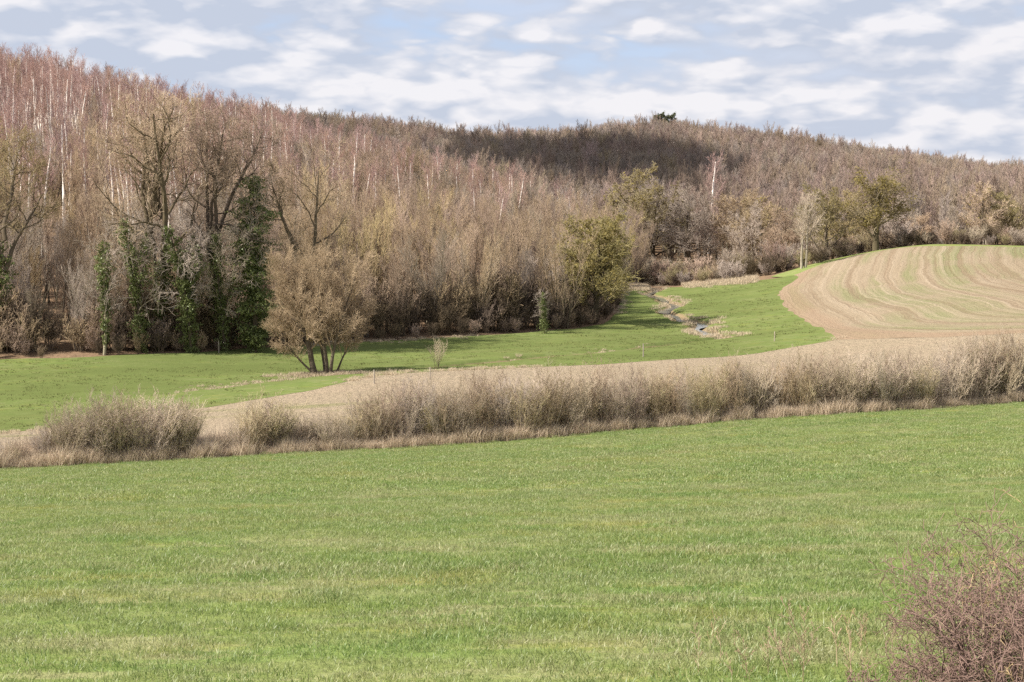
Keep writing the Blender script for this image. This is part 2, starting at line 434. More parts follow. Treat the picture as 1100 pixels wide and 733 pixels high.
# ------------------------------------------------------------------ ground sheets
def sheet(name, poly, spacing, mat, lift, sp_y=None, extra=None, sg=1, grow_=.3):
    lo, hi = poly.min(0) - spacing, poly.max(0) + spacing
    xs = np.arange(lo[0], hi[0], spacing); ys = np.arange(lo[1], hi[1], sp_y or spacing)
    X, Y = np.meshgrid(xs, ys); P = np.c_[X.ravel(), Y.ravel()]
    D = sdf(P, poly) + sg * vnoise(P[:, 0] / 2.5, P[:, 1] / 2.5, 21) * .6 + sg * vnoise(P[:, 0] / 9, P[:, 1] / 9, 22) * .9 + grow_
    nx, ny = len(xs), len(ys); I = np.arange(nx * ny).reshape(ny, nx)
    c = np.stack([I[:-1, :-1], I[:-1, 1:], I[1:, 1:], I[1:, :-1]], -1).reshape(-1, 4)
    ins = D[c] > 0
    quads = c[ins.all(1)]
    part = c[ins.any(1) & ~ins.all(1)]
    newP, tris = [], []
    base = len(P)
    for q in part:
        for t in ((q[0], q[1], q[2]), (q[0], q[2], q[3])):
            out = []
            for k in range(3):
                a, b2 = t[k], t[(k + 1) % 3]
                if D[a] > 0: out.append(a)
                if (D[a] > 0) != (D[b2] > 0):
                    s = D[a] / (D[a] - D[b2]); newP.append(P[a] + (P[b2] - P[a]) * s); out.append(base + len(newP) - 1)
            for k in range(1, len(out) - 1): tris.append((out[0], out[k], out[k + 1]))
    if newP: P = np.r_[P, np.array(newP)]
    used = np.unique(np.r_[quads.ravel(), np.array(tris, int).ravel()]).astype(int)
    mp = np.full(len(P), -1); mp[used] = np.arange(len(used)); P = P[used]
    z = terr(P[:, 0], P[:, 1]) + lift
    me = mk(name, np.c_[P, z], mp[quads], mp[np.array(tris, int)] if tris else None, mat, True)
    if extra: extra(me, P)
    return tag(link(name, me), kind='structure')

def ground_base():
    ys = [-60.0]
    while ys[-1] < 3500: ys.append(ys[-1] + max(2.0, abs(ys[-1]) * .018))
    ys = np.array(ys); s = np.linspace(-1, 1, 241)
    s = np.sign(s) * np.abs(s) ** 1.4
    w = 130 + .75 * np.maximum(ys, 0)
    X = w[:, None] * s[None]; Y = np.repeat(ys[:, None], len(s), 1)
    P = np.c_[X.ravel(), Y.ravel()]; z = terr0(P[:, 0], P[:, 1])
    D = np.full(len(P), -1e9)
    for poly in (near_poly, valley_poly, verge_poly, field_poly, stub_poly): D = np.maximum(D, sdf(P, poly))
    z -= np.clip(.05 + np.clip(D, 0, 5) * .35, .05, 1.6)
    I = np.arange(len(P)).reshape(len(ys), len(s))
    q = np.stack([I[:-1, :-1], I[:-1, 1:], I[1:, 1:], I[1:, :-1]], -1).reshape(-1, 4)
    tag(link('ground', mk('ground', np.c_[P, z], q, None, M['litter'], True)), kind='structure')
ground_base()
sheet('meadow', near_poly, .6, M['near'], 0.012)
def bare(me, P): fattr(me, 'bare', np.clip(notch(P[:, 0], P[:, 1]) * 1.7, 0, 1))
sheet('valley_meadow', valley_poly, .8, M['valley'], .02, .8, bare)
sheet('grass_verge', verge_poly, .8, M['verge'], .012, .8, None, 1, .6)
row_line = smooth(np.r_[np.array([[60.0, 300.0]]), hits([(848, 298), (838, 309), (834, 323), (847, 336), (870, 347), (888, 357)], 100), np.array([[40, 146], [60, 137], [100, 124], [160, 108]])])
def rows(me, P):
    d, s, sg = pdist(P, row_line, True)
    uv = me.uv_layers.new(name='rows')
    vi = np.empty(len(me.loops), np.int32); me.loops.foreach_get('vertex_index', vi)
    uv.data.foreach_set('uv', np.c_[s, d][vi].astype(np.float32).ravel())
sheet('field', field_poly, 1.0, M['field'], .016, 1.0, rows, -1)
sheet('stubble_field', stub_poly, 1.0, M['stub'], .008, 1.0, None, -1, .5)

def ribbon(name, line, wfun, zoff, mat):
    t = np.gradient(line, axis=0); t /= np.linalg.norm(t, axis=1, keepdims=True); nrm = np.c_[-t[:, 1], t[:, 0]]
    w = np.array([wfun(i / (len(line) - 1)) for i in range(len(line))])[:, None]
    L, Rr = line + nrm * w, line - nrm * w
    z = terr0(line[:, 0], line[:, 1]) + zoff
    V = np.r_[np.c_[L, z], np.c_[Rr, z]]; n = len(line); i = np.arange(n - 1)
    return tag(link(name, mk(name, V, np.c_[i, i + n, i + n + 1, i + 1], None, mat)), kind='structure')
ribbon('brook', brook, lambda t: .62 + .28 * math.sin(t * 31) + .15 * math.sin(t * 83), -.36, M['water'])

# ------------------------------------------------------------------ tree generator
def norm(v):
    l = math.sqrt(v[0] ** 2 + v[1] ** 2 + v[2] ** 2) or 1e-9
    return (v[0] / l, v[1] / l, v[2] / l)

class Lv:
    def __init__(s, n, t, ang, ln, nseg=3, wob=.15, trop=.05, rr=.5, tip=.25, shape=0.0, sides=3):
        s.n, s.t, s.ang, s.ln, s.nseg, s.wob, s.trop, s.rr, s.tip, s.shape, s.sides = n, t, ang, ln, nseg, wob, trop, rr, tip, shape, sides

def grow(seed, stems, levels, rmin=.012):
    """stems: (pos, dir, length, radius, nseg, wob, trop); levels: children of children."""
    rd = random.Random(seed); U = rd.uniform
    store = {}
    def run(P, D, L, r, nseg, wob, trop, tip, lv):
        pts, rs, d, ds = [P], [r], D, [D]
        h = L / nseg
        for i in range(nseg):
            d = norm((d[0] + U(-wob, wob), d[1] + U(-wob, wob), d[2] + U(-wob, wob) + trop))
            P = (P[0] + d[0] * h, P[1] + d[1] * h, P[2] + d[2] * h)
            pts.append(P); rs.append(max(rmin, r * (1 - (1 - tip) * (i + 1) / nseg))); ds.append(d)
        store.setdefault((lv, nseg), []).append((pts, rs))
        if lv >= len(levels): return
        q = levels[lv]
        n = rd.randint(*q.n)
        ph = U(0, 6.28)
        for k in range(n):
            t = q.t[0] + (q.t[1] - q.t[0]) * (k + U(0, 1)) / n
            x = t * nseg; i = min(int(x), nseg - 1); f = x - i
            a, b = pts[i], pts[i + 1]
            p = (a[0] + (b[0] - a[0]) * f, a[1] + (b[1] - a[1]) * f, a[2] + (b[2] - a[2]) * f)
            d0 = ds[i + 1]
            ph += 2.4 + U(-.5, .5)
            u = norm((d0[1] - d0[2] * .3, -d0[0] + .1, d0[0] * .3 + .05))
            dt = u[0] * d0[0] + u[1] * d0[1] + u[2] * d0[2]
            u = norm((u[0] - dt * d0[0], u[1] - dt * d0[1], u[2] - dt * d0[2]))
            w = (d0[1] * u[2] - d0[2] * u[1], d0[2] * u[0] - d0[0] * u[2], d0[0] * u[1] - d0[1] * u[0])
            c, s = math.cos(ph), math.sin(ph)
            an = R(U(*q.ang)); ca, sa = math.cos(an), math.sin(an)
            dd = tuple(ca * d0[j] + sa * (c * u[j] + s * w[j]) for j in range(3))
            sh = 1.0
            if q.shape > 0: sh = 1 - q.shape * (t - q.t[0]) / max(1e-6, 1 - q.t[0])     # shorter towards the top
            elif q.shape < 0: sh = 1 + q.shape * abs(2 * t - 1)
            rloc = rs[i] + (rs[i + 1] - rs[i]) * f
            run(p, norm(dd), L * U(*q.ln) * sh, max(rmin, rloc * q.rr), q.nseg, q.wob, q.trop, q.tip, lv + 1)
    for P, D, L, r, nseg, wob, trop in stems: run(P, norm(D), L, r, nseg, wob, trop, .18, 0)
    out = {}
    for (lv, nseg), br in store.items():
        sides = 8 if lv == 0 else (levels[lv - 1].sides)
        out.setdefault(lv, []).append(tubes(np.array([b[0] for b in br]), np.array([b[1] for b in br]), sides))
    out['pts'] = {lv: np.concatenate([np.array([b[0] for b in br]).reshape(-1, 3) for (l2, _), br in store.items() if l2 == lv]) for lv in {k[0] for k in store}}
    return out

class Kind:
    """the meshes of one kind of plant, parts in order: [(part name, mesh)]"""
    def __init__(s, parts, H): s.parts, s.H, s._obj = parts, H, None
    def place(s, name, x, y, H, rot, label, cat, group=None, z=None, sxy=1.0, tilt=0.0):
        e = bpy.data.objects.new(name, None); COL.objects.link(e)
        e.empty_display_size = .5
        e.location = (x, y, (tz(x, y) if z is None else z) - .06)
        k = H / s.H; e.scale = (k * sxy, k * sxy, k); e.rotation_euler = (tilt, 0, rot)
        tag(e, label, cat, group)
        for pn, me in s.parts:
            o = bpy.data.objects.new(pn, me); COL.objects.link(o); o.parent = e
        return e
    def source(s):                        # one joined mesh for scattered masses
        if s._obj: return s._obj
        V, Q, mi, mats, n = [], [], [], [], 0
        for k, (pn, me) in enumerate(s.parts):
            v = np.empty(len(me.vertices) * 3, np.float32); me.vertices.foreach_get('co', v)
            l = np.empty(len(me.loops), np.int32); me.loops.foreach_get('vertex_index', l)
            V.append(v.reshape(-1, 3)); Q.append(l.reshape(-1, 4) + n); n += len(v) // 3
            mi.append(np.full(len(l) // 4, k, np.int32)); mats.append(me.materials[0])
        me = mk('mass', np.concatenate(V), np.concatenate(Q))
        for m in mats: me.materials.append(m)
        me.polygons.foreach_set('material_index', np.concatenate(mi))
        s._obj = bpy.data.objects.new('mass', me)
        return s._obj

def kind(seed, stems, levels, trunk_mat, crown_mat, ntrunk=1, rmin=.012, H=None, extra=None, tn='trunk', cn='crown'):
    g = grow(seed, stems, levels, rmin)
    tr = [x for lv in range(ntrunk) for x in g.get(lv, [])]
    cr = [x for lv in range(ntrunk, len(levels) + 1) for x in g.get(lv, [])]
    parts = [(tn, mk(tn, *join(tr), None, M[trunk_mat], True))]
    if cr: parts.append((cn, mk(cn, *join(cr), None, M[crown_mat])))
    top = max(p[:, 2].max() for p in g['pts'].values())
    if extra: parts += extra(g, np.random.default_rng(seed))
    return Kind(parts, H or float(top))

Z = (0, 0, 1)
def birch(seed):
    rd = random.Random(seed)
    st = [((0, 0, 0), (rd.uniform(-.06, .06), rd.uniform(-.06, .06), 1), 14, .25, 9, .045, .02)]
    if rd.random() < .35: st.append(((.3, .1, 0), (.2, rd.uniform(-.15, .15), 1), 12.5, .16, 9, .05, .03))
    return kind(seed, st, [
        Lv((13, 17), (.46, .995), (14, 34), (.15, .25), 4, .14, .16, .28, .3, .30, 4),
        Lv((6, 8), (.2, 1), (15, 40), (.32, .55), 3, .18, .12, .5, .4, .3),
        Lv((3, 4), (.2, 1), (15, 40), (.4, .7), 2, .2, .05, .7, .5)], 'birch', 'pink', 1, .013)
def pole(seed, crown='tan', trunk='bark'):
    rd = random.Random(seed)
    st = [((rd.uniform(-.7, .7), rd.uniform(-.7, .7), 0), (rd.uniform(-.2, .2), rd.uniform(-.2, .2), 1), rd.uniform(9, 13), .13, 8, .08, .03) for _ in range(rd.choice((3, 4, 4, 5)))]
    k = 36 // len(st)
    return kind(seed, st, [
        Lv((k, k + 6), (.10, .995), (12, 38), (.20, .38), 4, .14, .2, .38, .3, .25, 4),
        Lv((9, 12), (.12, 1), (14, 36), (.32, .55), 3, .18, .16, .5, .4, .3),
        Lv((3, 5), (.2, 1), (12, 34), (.4, .65), 2, .2, .1, .7, .5)], trunk, crown, 1, .013)
def spread(seed, crown='olive', trunk='bark', dense=1.0, leafy=0, H=13, mat='mist', cn='crown'):
    rd = random.Random(seed)
    st = [((0, 0, 0), (rd.uniform(-.08, .08), rd.uniform(-.08, .08), 1), H * .8, H * .024, 8, .09, .04)]
    def ex(g, rng):
        if not leafy: return []
        P = g['pts'][3]; pick = P[rng.integers(0, len(P), leafy)]
        cl = rng.integers(0, max(3, leafy // 60), leafy)
        V, Q = leaves(pick + rng.normal(scale=.18, size=pick.shape), np.full(leafy, .14), rng)
        return [('foliage', mk('foliage', V, Q, None, M[mat]))]
    n1 = int(15 * dense)
    return kind(seed, st, [
        Lv((n1, n1 + 4), (.10, .99), (30, 66), (.40, .60), 5, .2, .12, .45, .25, .45, 5),
        Lv((9, 12), (.2, 1), (25, 55), (.28, .48), 3, .22, .08, .5, .3, .3),
        Lv((7, 9), (.15, 1), (22, 55), (.32, .55), 3, .22, .08, .55, .4),
        Lv((3, 4), (.2, 1), (20, 50), (.4, .65), 2, .25, .05, .7, .5)], trunk, crown, 2, .015, extra=ex, cn=cn)
def shrub(seed, H=2.6, crown='hedge', trunk='hedgestem', n=16, buds=0, budmat='bud', up=.16, fan=.45, rm=.0048):
    rd = random.Random(seed); st = []
    for i in range(n):
        a = rd.uniform(0, 6.28); f = rd.uniform(.05, fan); q = rd.uniform(0, .35) * H / 2.6
        st.append(((math.cos(a) * q, math.sin(a) * q, 0), (math.cos(a) * f, math.sin(a) * f, 1), H * rd.uniform(.6, 1.05), .017 * H / 2.6, 6, .12, .03))
    def ex(g, rng):
        if not buds: return []
        P = np.concatenate([g['pts'][k] for k in (2, 3)]); pick = P[rng.integers(0, len(P), buds)]
        V, Q = leaves(pick + rng.normal(scale=.04 * H / 2.6, size=pick.shape), np.full(buds, .026 * H / 2.6), rng)
        return [('foliage', mk('foliage', V, Q, None, M[budmat]))]
    return kind(seed, st, [
        Lv((6, 8), (.10, .98), (12, 40), (.28, .5), 3, .16, up, .6, .35, .4),
        Lv((4, 6), (.15, 1), (14, 42), (.3, .6), 3, .2, up * .7, .65, .5),
        Lv((2, 3), (.2, 1), (20, 50), (.35, .6), 2, .25, .04, .8, .6)], trunk, crown, 1, rm, tn='stems', cn='twigs', extra=ex)

def far_tree(seed, crown, trunk):
    rd = random.Random(seed)
    st = [((rd.uniform(-1, 1), rd.uniform(-1, 1), 0), (rd.uniform(-.1, .1), rd.uniform(-.1, .1), 1), rd.uniform(11, 13), .19, 5, .06, .03) for _ in range(2)]
    return kind(seed, st, [
        Lv((14, 17), (.18, .97), (18, 46), (.24, .40), 3, .14, .22, .38, .35, .45),
        Lv((8, 10), (.15, 1), (15, 36), (.30, .50), 2, .16, .18, .55, .5, .3),
        Lv((4, 5), (.2, 1), (12, 32), (.4, .6), 2, .16, .12, .8, .6)], trunk, crown, 1, .021)

for n_, c1_, c2_ in (('fargrey', (.38, .315, .265), (.29, .24, .205)), ('farbrown', (.36, .28, .22), (.275, .215, .17)), ('fartan', (.43, .345, .25), (.33, .265, .195))): M[n_] = bark_mat('far_' + n_[3:] + '_twigs', c1_, c2_)
M['farpink'] = bark_mat('far_reddish_twigs', (.395, .295, .25), (.31, .235, .20))
rng = np.random.default_rng(7); rd = random.Random(11)
BIRCH = [birch(s) for s in (1, 2, 3, 4, 5, 6)]
POLES = [pole(21, 'tan'), pole(22, 'tan', 'barkpale'), pole(23, 'grey'), pole(24, 'ochre'), pole(25, 'brown'), pole(26, 'tan'), pole(27, 'grey', 'barkpale'), pole(28, 'brown')]
THICK = [shrub(s, 5, c, 'thick', 14, 0, up=.14, fan=.45, rm=.02) for s, c in ((41, 'thick'), (42, 'brown'), (43, 'thick'), (44, 'brown'))]
HEDGE = [shrub(51, 2.6, 'hedge', 'hedgestem', 15), shrub(52, 2.6, 'hedge', 'hedgestem', 18, 350), shrub(53, 2.6, 'grey', 'hedgestem', 14), shrub(54, 2.6, 'brown', 'hedgestem', 15, 160), shrub(55, 2.6, 'hedge', 'barkdark', 22, 1000), shrub(56, 2.6, 'brown', 'hedgestem', 14)]
FAR = [far_tree(s, c, t) for s, c, t in ((61, 'fargrey', 'barkpale'), (62, 'farpink', 'bark'), (63, 'farbrown', 'bark'), (64, 'fartan', 'bark'), (65, 'fargrey', 'barkpale'), (66, 'farpink', 'barkpale'), (67, 'farbrown', 'barkpale'))]

# ------------------------------------------------------------------ scatter (one mass object)
def scatter(name, P, S, rot, ix, sources, label=None, cat=None):
    me = bpy.data.meshes.new(name); P = np.asarray(P, np.float32)
    me.vertices.add(len(P)); me.vertices.foreach_set('co', P.ravel())
    fattr(me, 'sc', S); fattr(me, 'rot', rot, 'FLOAT_VECTOR'); fattr(me, 'ix', ix, 'INT')
    ng = bpy.data.node_groups.new(name, 'GeometryNodeTree')
    ng.interface.new_socket('Geometry', in_out='INPUT', socket_type='NodeSocketGeometry')
    ng.interface.new_socket('Geometry', in_out='OUTPUT', socket_type='NodeSocketGeometry')
    N, L = ng.nodes, ng.links
    gi = N.new('NodeGroupInput'); go = N.new('NodeGroupOutput'); jo = N.new('GeometryNodeJoinGeometry')
    def attr(n, t):
        a = N.new('GeometryNodeInputNamedAttribute'); a.data_type = t; a.inputs['Name'].default_value = n
        return [o for o in a.outputs if o.enabled and o.name == 'Attribute'][0]
    sc, ro, ii = attr('sc', 'FLOAT'), attr('rot', 'FLOAT_VECTOR'), attr('ix', 'INT')
    e2r = N.new('FunctionNodeEulerToRotation'); L.new(ro, e2r.inputs[0])
    for k, src in enumerate(sources):
        oi = N.new('GeometryNodeObjectInfo'); oi.inputs['Object'].default_value = src; oi.inputs['As Instance'].default_value = True
        cmp_ = N.new('FunctionNodeCompare'); cmp_.data_type = 'INT'; cmp_.operation = 'EQUAL'
        ins = [s for s in cmp_.inputs if s.enabled]; L.new(ii, ins[0]); ins[1].default_value = k
        ip = N.new('GeometryNodeInstanceOnPoints')
        L.new(gi.outputs[0], ip.inputs['Points']); L.new(cmp_.outputs[0], ip.inputs['Selection'])
        L.new(oi.outputs['Geometry'], ip.inputs['Instance']); L.new(e2r.outputs[0], ip.inputs['Rotation']); L.new(sc, ip.inputs['Scale'])
        L.new(ip.outputs[0], jo.inputs[0])
    L.new(jo.outputs[0], go.inputs[0])
    o = link(name, me); md = o.modifiers.new('scatter', 'NODES'); md.node_group = ng
    return tag(o, label, cat, kind='stuff')

# ------------------------------------------------------------------ pixel helper for placing things at a known distance
def at(u, d): return (u - 550) / F * d * 1.0, d
def xy_hit(u, v, dm=100): h = hit(u, v, dm); return float(h[0]), float(h[1])
def hpx(px, d): return px / F * d

taken = []           # spots the wood leaves free for the trees placed by hand
def T(k, name, u, d, H, label, cat='tree', group=None, rot=None, sxy=1.0, clear=2.0, tilt=0.0):
    x, y = at(u, d); taken.append((x, y, clear))
    return k.place(name, x, y, H, rd.uniform(0, 6.28) if rot is None else rot, label, cat, group, sxy=sxy, tilt=tilt)

# ivy sleeve round a trunk
def ivy_part(pts, rad, n, seed, size=.125, name='ivy'):
    r = np.random.default_rng(seed); pts = np.asarray(pts, float)
    t = r.uniform(0, len(pts) - 1.001, n); i = t.astype(int); f = (t - i)[:, None]
    c = pts[i] * (1 - f) + pts[i + 1] * f
    rr = np.interp(t, np.arange(len(pts)), rad) * (1 + .55 * np.sin(t * 7.1 + seed) * .5 + .35 * np.sin(t * 17 + 2 * seed) * .5)
    a = r.uniform(0, 6.283, n); q = np.sqrt(r.uniform(.15, 1, n)) * rr * (1 + .3 * np.sin(3 * a + t * 5))
    c = c + np.c_[np.cos(a) * q, np.sin(a) * q, r.normal(scale=.15, size=n)]
    hole = 1.1 * vnoise(a / 1.1 + 7 * seed, c[:, 2] / 1.1, seed) + .6 * vnoise(a / .5, c[:, 2] / .35, seed + 1)
    out = 1 + .6 * np.clip(hole, -.5, .5) * 2
    axis = pts[i] * (1 - f) + pts[i + 1] * f
    c[:, :2] = axis[:, :2] + (c[:, :2] - axis[:, :2]) * out[:, None]
    c = c[hole > -.22]
    V, Q = leaves(c, np.full(len(c), size), r)
    return (name, mk(name, V, Q, None, M['ivy']))

def gnarled(seed, H, ivy_top=0.0, ivy_rad=(.9, 1.1, .7), n_ivy=8000, crown='tan', trunk='barkmid', spread_=1.0, lean=0.0, fork=False, n1=(9, 12), t1=.42):
    """big old edge tree: dark trunk, crooked limbs, sparse fine twigs, ivy up the trunk"""
    r2 = random.Random(seed)
    st = [((0, 0, 0), (lean, r2.uniform(-.04, .04), 1), H * .78, H * .0155, 12, .13, .03)]
    if fork: st.append(((.2, 0, 0), (-.16 + lean, .05, 1), H * .78, H * .011, 12, .12, .03))
    for q in range(3 if ivy_top else 2):
        b_ = r2.uniform(0, 6.28); f_ = r2.uniform(.35, .75); z_ = H * r2.uniform(.28, .46)
        st.append(((lean * z_, 0, z_), (math.cos(b_) * f_, math.sin(b_) * f_, 1), H * r2.uniform(.34, .5), H * .0095, 12, .2, .05))
    def ex(g, rng):
        P = g['pts'][0][:13]
        if not ivy_top: return []
        k = max(3, int(round(ivy_top * 12)) + 1)
        return [ivy_part(P[:k], np.interp(np.linspace(0, 1, k), np.linspace(0, 1, len(ivy_rad)), ivy_rad), n_ivy, seed)]
    return kind(seed, st, [
        Lv(n1, (t1, .98), (32, 75), (.26, .44), 10, .42, .07, .55, .25, .3, 6),
        Lv((6, 8), (.2, 1), (28, 60), (.28, .5), 5, .3, .07, .55, .3, .2, 4),
        Lv((6, 8), (.15, 1), (25, 60), (.35, .6), 4, .28, .06, .42, .35),
        Lv((2, 3), (.15, 1), (20, 50), (.5, .8), 3, .25, .04, .6, .5)], trunk, crown, 3, .0105, extra=ex)

# ------------------------------------------------------------------ the trees one can tell apart
G_EDGE = 'large trees at the edge of the wood'
T(gnarled(101, 25, .42, (.4, .6, .9, .4), 3000, 'ochre', fork=True, t1=.38, n1=(10, 12)), 'old_tree', 168, 160, hpx(300, 160),
  'tallest old bare tree at the wood edge with crooked dark limbs above the ivy trees', group=G_EDGE, rot=.4)
T(gnarled(102, 22, .5, (.3, .5, .6, .3), 2000, 'tan', t1=.5), 'old_tree', 232, 163, hpx(270, 163), 'tall bare tree with thin crown just right of the tallest old tree', group=G_EDGE, rot=2.0)
T(gnarled(103, 17, .0, crown='ochre', t1=.3, n1=(9, 11)), 'old_tree', 318, 168, hpx(225, 168), 'bare crooked dark-trunked tree to the right of the green ivy column', group=G_EDGE, rot=1.1)
T(gnarled(104, 21, .55, (.6, .9, 1.0, .4), 4500, 'ochre', lean=-.03, t1=.42), 'old_tree', 3, 158, hpx(245, 158), 'dark old tree with ivy on its trunk at the left end of the wood', group=G_EDGE, rot=3.4)

def ivy_tree(seed, H, rads, n, lean=0, twig=(12, 16), crown='grey', t1=.3, bare0=0.0, trunk='barkdark', forks=()):
    st = [((0, 0, 0), (lean, .02, 1), H, H * .015, 10, .08, .02)]
    for fz, fx, fl in forks: st.append(((lean * H * fz, 0, H * fz), (fx, random.Random(seed + 9).uniform(-.2, .2), 1), H * fl, H * .009, 10, .13, .04))
    def ex(g, rng):
        P = g['pts'][0].reshape(-1, 11, 3); k0 = int(bare0 * 10); out = []
        me = [ivy_part(P[0][k0:], np.interp(np.linspace(0, 1, 11 - k0), np.linspace(0, 1, len(rads)), rads), n, seed)]
        for q, (fz, fx, fl) in enumerate(forks): me.append(ivy_part(P[q + 1][:10], np.interp(np.linspace(0, 1, 10), (0, .4, .75, 1), (.5, .75, .55, .2)), int(n * fl * .55), seed + q + 1))
        return me
    return kind(seed, st, [
        Lv(twig, (t1, 1), (35, 80), (.16, .30), 6, .32, .04, .4, .3, .3, 5),
        Lv((7, 9), (.2, 1), (25, 60), (.35, .6), 3, .3, .03, .5, .4),
        Lv((4, 6), (.2, 1), (25, 55), (.4, .6), 2, .3, .03, .7, .5)], trunk, crown, 1, .016, extra=ex)
G_IVY = 'ivy-covered trees at the edge of the wood'
T(ivy_tree(111, 12.5, (.35, .5, .6, .55, .85, .4), 4600, .04, trunk='barkpale', bare0=.12), 'ivy_tree', 110, 155, hpx(148, 155), 'slim pale trunk wrapped in ivy, standing leftmost of the ivy trees', group=G_IVY, rot=.2)
T(ivy_tree(112, 14, (.35, .8, .45, .5, .9, .4), 4600, -.04, (18, 22), forks=((.5, .22, .45),)), 'ivy_tree', 152, 157, hpx(165, 157), 'ivy-covered trunk with grey twigs directly under the tallest old tree', group=G_IVY, rot=1)
T(ivy_tree(113, 14.5, (.45, 1.0, .9, .6, .9, .5), 7000, .03, (18, 22), forks=((.42, -.34, .5), (.55, .36, .42), (.3, .3, .35))), 'ivy_tree', 204, 158, hpx(160, 158), 'broad ivy-covered tree with a forked leafy top between the slim trunk and the column', group=G_IVY, rot=2)
T(ivy_tree(114, 13, (.4, .75, .5, .6, .3), 3800, -.03, (18, 22), forks=((.35, .3, .4),)), 'ivy_tree', 240, 160, hpx(142, 160), 'ivy-covered tree with dead grey branches just left of the green column', group=G_IVY, rot=.7)
T(ivy_tree(115, 17, (.9, 1.5, 1.8, 1.9, 1.7, 1.4, .9), 19000, .11, (10, 13), forks=((.45, .16, .42), (.3, -.2, .4))), 'ivy_tree', 272, 160, hpx(205, 160), 'tall pointed column of dense dark green ivy', group=G_IVY, rot=1.6)
T(ivy_tree(116, 8, (.6, .9, .5, .7, .3), 2600, .05), 'ivy_tree', 585, 180, hpx(50, 180), 'short ivy-covered stem at the wood edge left of the olive tree', group=G_IVY)

# lone willow in the meadow
def willow():
    st = [((0, 0, 0), (-.10, .02, 1), 8.6, .27, 9, .16, .06), ((.2, .3, 0), (-.34, .1, .95), 7.6, .15, 8, .13, .08), ((1.2, .1, 0), (.02, .05, 1), 8.8, .19, 9, .14, .04),
          ((1.5, -.2, 0), (.22, -.1, 1), 8.2, .18, 9, .16, .05), ((.9, .9, 0), (-.05, .3, 1), 8.2, .13, 8, .12, .05),
          ((-.2, -.1, .3), (-.85, -.1, .6), 5.2, .10, 8, .12, .08), ((1.9, .4, 0), (.55, .1, .85), 5.6, .10, 8, .13, .08)]
    return kind(131, st, [
        Lv((15, 19), (.20, .99), (25, 66), (.28, .44), 5, .18, .09, .45, .3, .35, 5),
        Lv((9, 12), (.2, 1), (20, 52), (.32, .52), 4, .2, .07, .5, .35, .2),
        Lv((8, 10), (.12, 1), (20, 48), (.34, .6), 3, .2, .05, .6, .45),
        Lv((2, 3), (.2, 1), (18, 42), (.45, .7), 2, .2, .04, .8, .6)], 'bark', 'tanwillow', 1, .0085)
M['tanwillow'] = bark_mat('willow_twigs', (.47, .36, .25), (.37, .28, .19), var=.1, nscale=.5)
xw, yw = xy_hit(337, 402.5)
willow().place('willow', xw, yw, hpx(152, yw), 0, 'lone multi-stemmed willow with a round tan crown standing in the valley meadow', 'tree', sxy=.88)
xs_, ys_ = xy_hit(470, 394)
shrub(132, 3, 'hedge', 'thick', 9, 150, fan=.35).place('bush', xs_, ys_, hpx(37, ys_), 0, 'small bare bush alone in the meadow to the right of the willow', 'bush')

# olive tree at the end of the wood
OL = [spread(141, 'olive', 'barkdark', 1.7, 3600, 13), spread(142, 'olive', 'bark', 1.15, 900, 12), spread(143, 'grey', 'bark', 1.0, 0, 12), spread(144, 'tan', 'bark', 1.1, 0, 12), spread(145, 'ochre', 'bark', 1.0, 500, 12)]
T(OL[0], 'olive_tree', 637, 196, hpx(122, 196), 'dense dark olive tree at the tip of the wood beside the meadow', clear=3.5, rot=1.2, sxy=1.35)
G_TIP = 'trees at the tip of the wood'
T(POLES[3], 'bare_tree', 604, 188, hpx(112, 188), 'yellowish many-stemmed tree close left of the dense olive tree', group=G_TIP)
T(POLES[3], 'bare_tree', 512, 182, hpx(118, 182), 'upright tree with ochre twigs halfway along the straight wood edge', group=G_TIP)
T(OL[1], 'olive_tree', 652, 210, hpx(92, 210), 'lower olive tree on the right flank of the dense olive tree', clear=3)

G_VAL = 'trees beyond the valley meadow'
val = [
    (OL[1], 'bare_tree', 676, 318, 104, 'broad grey-olive tree behind the tip of the wood'),
    (OL[2], 'bare_tree', 702, 330, 88, 'grey bare tree between the olive tree and the red bush'),
    (OL[1], 'bare_tree', 720, 335, 82, 'olive-tinted tree directly behind the red bush'),
    (OL[2], 'bare_tree', 742, 318, 86, 'grey tree with ivy-dark stems right of the red bush'),
    (BIRCH[4], 'birch', 762, 372, 100, 'white-stemmed birch rising above the trees at the end of the meadow'),
    (OL[3], 'bare_tree', 790, 318, 84, 'tan round-crowned tree at the far end of the meadow'),
    (OL[2], 'bare_tree', 808, 304, 72, 'grey low-branched tree beside the pale dry grass'),
    (OL[4], 'bare_tree', 822, 310, 80, 'ochre tree left of the two pale trunks'),
    (OL[3], 'bare_tree', 845, 290, 66, 'small tan tree in front of the two pale trunks'),
    (OL[1], 'bare_tree', 886, 268, 78, 'olive tree between the pale trunks and the clumped tree'),
    (OL[4], 'bare_tree', 905, 285, 74, 'ochre tree just left of the clumped tree'),
    (OL[2], 'bare_tree', 962, 285, 60, 'grey tree close right of the clumped tree'),
    (OL[4], 'bare_tree', 1050, 292, 70, 'olive-yellow round tree behind the crest of the ploughed field'),
    (OL[1], 'bare_tree', 1078, 294, 62, 'smaller olive tree behind the crest near the right edge'),
    (OL[2], 'bare_tree', 1022, 296, 48, 'low grey tree behind the middle of the field crest'),
    (OL[3], 'bare_tree', 985, 296, 44, 'low tan tree behind the crest right of the clumped tree'),
]
for k, nm, u, d, px, lab in val:
    x, y = at(u, d); v0 = 215 - (tz(x, y) - EYE) / d * F
    T(k, nm, u, d, hpx(px * 1.12, d), lab, group=G_VAL, clear=3.0, sxy=1.35)
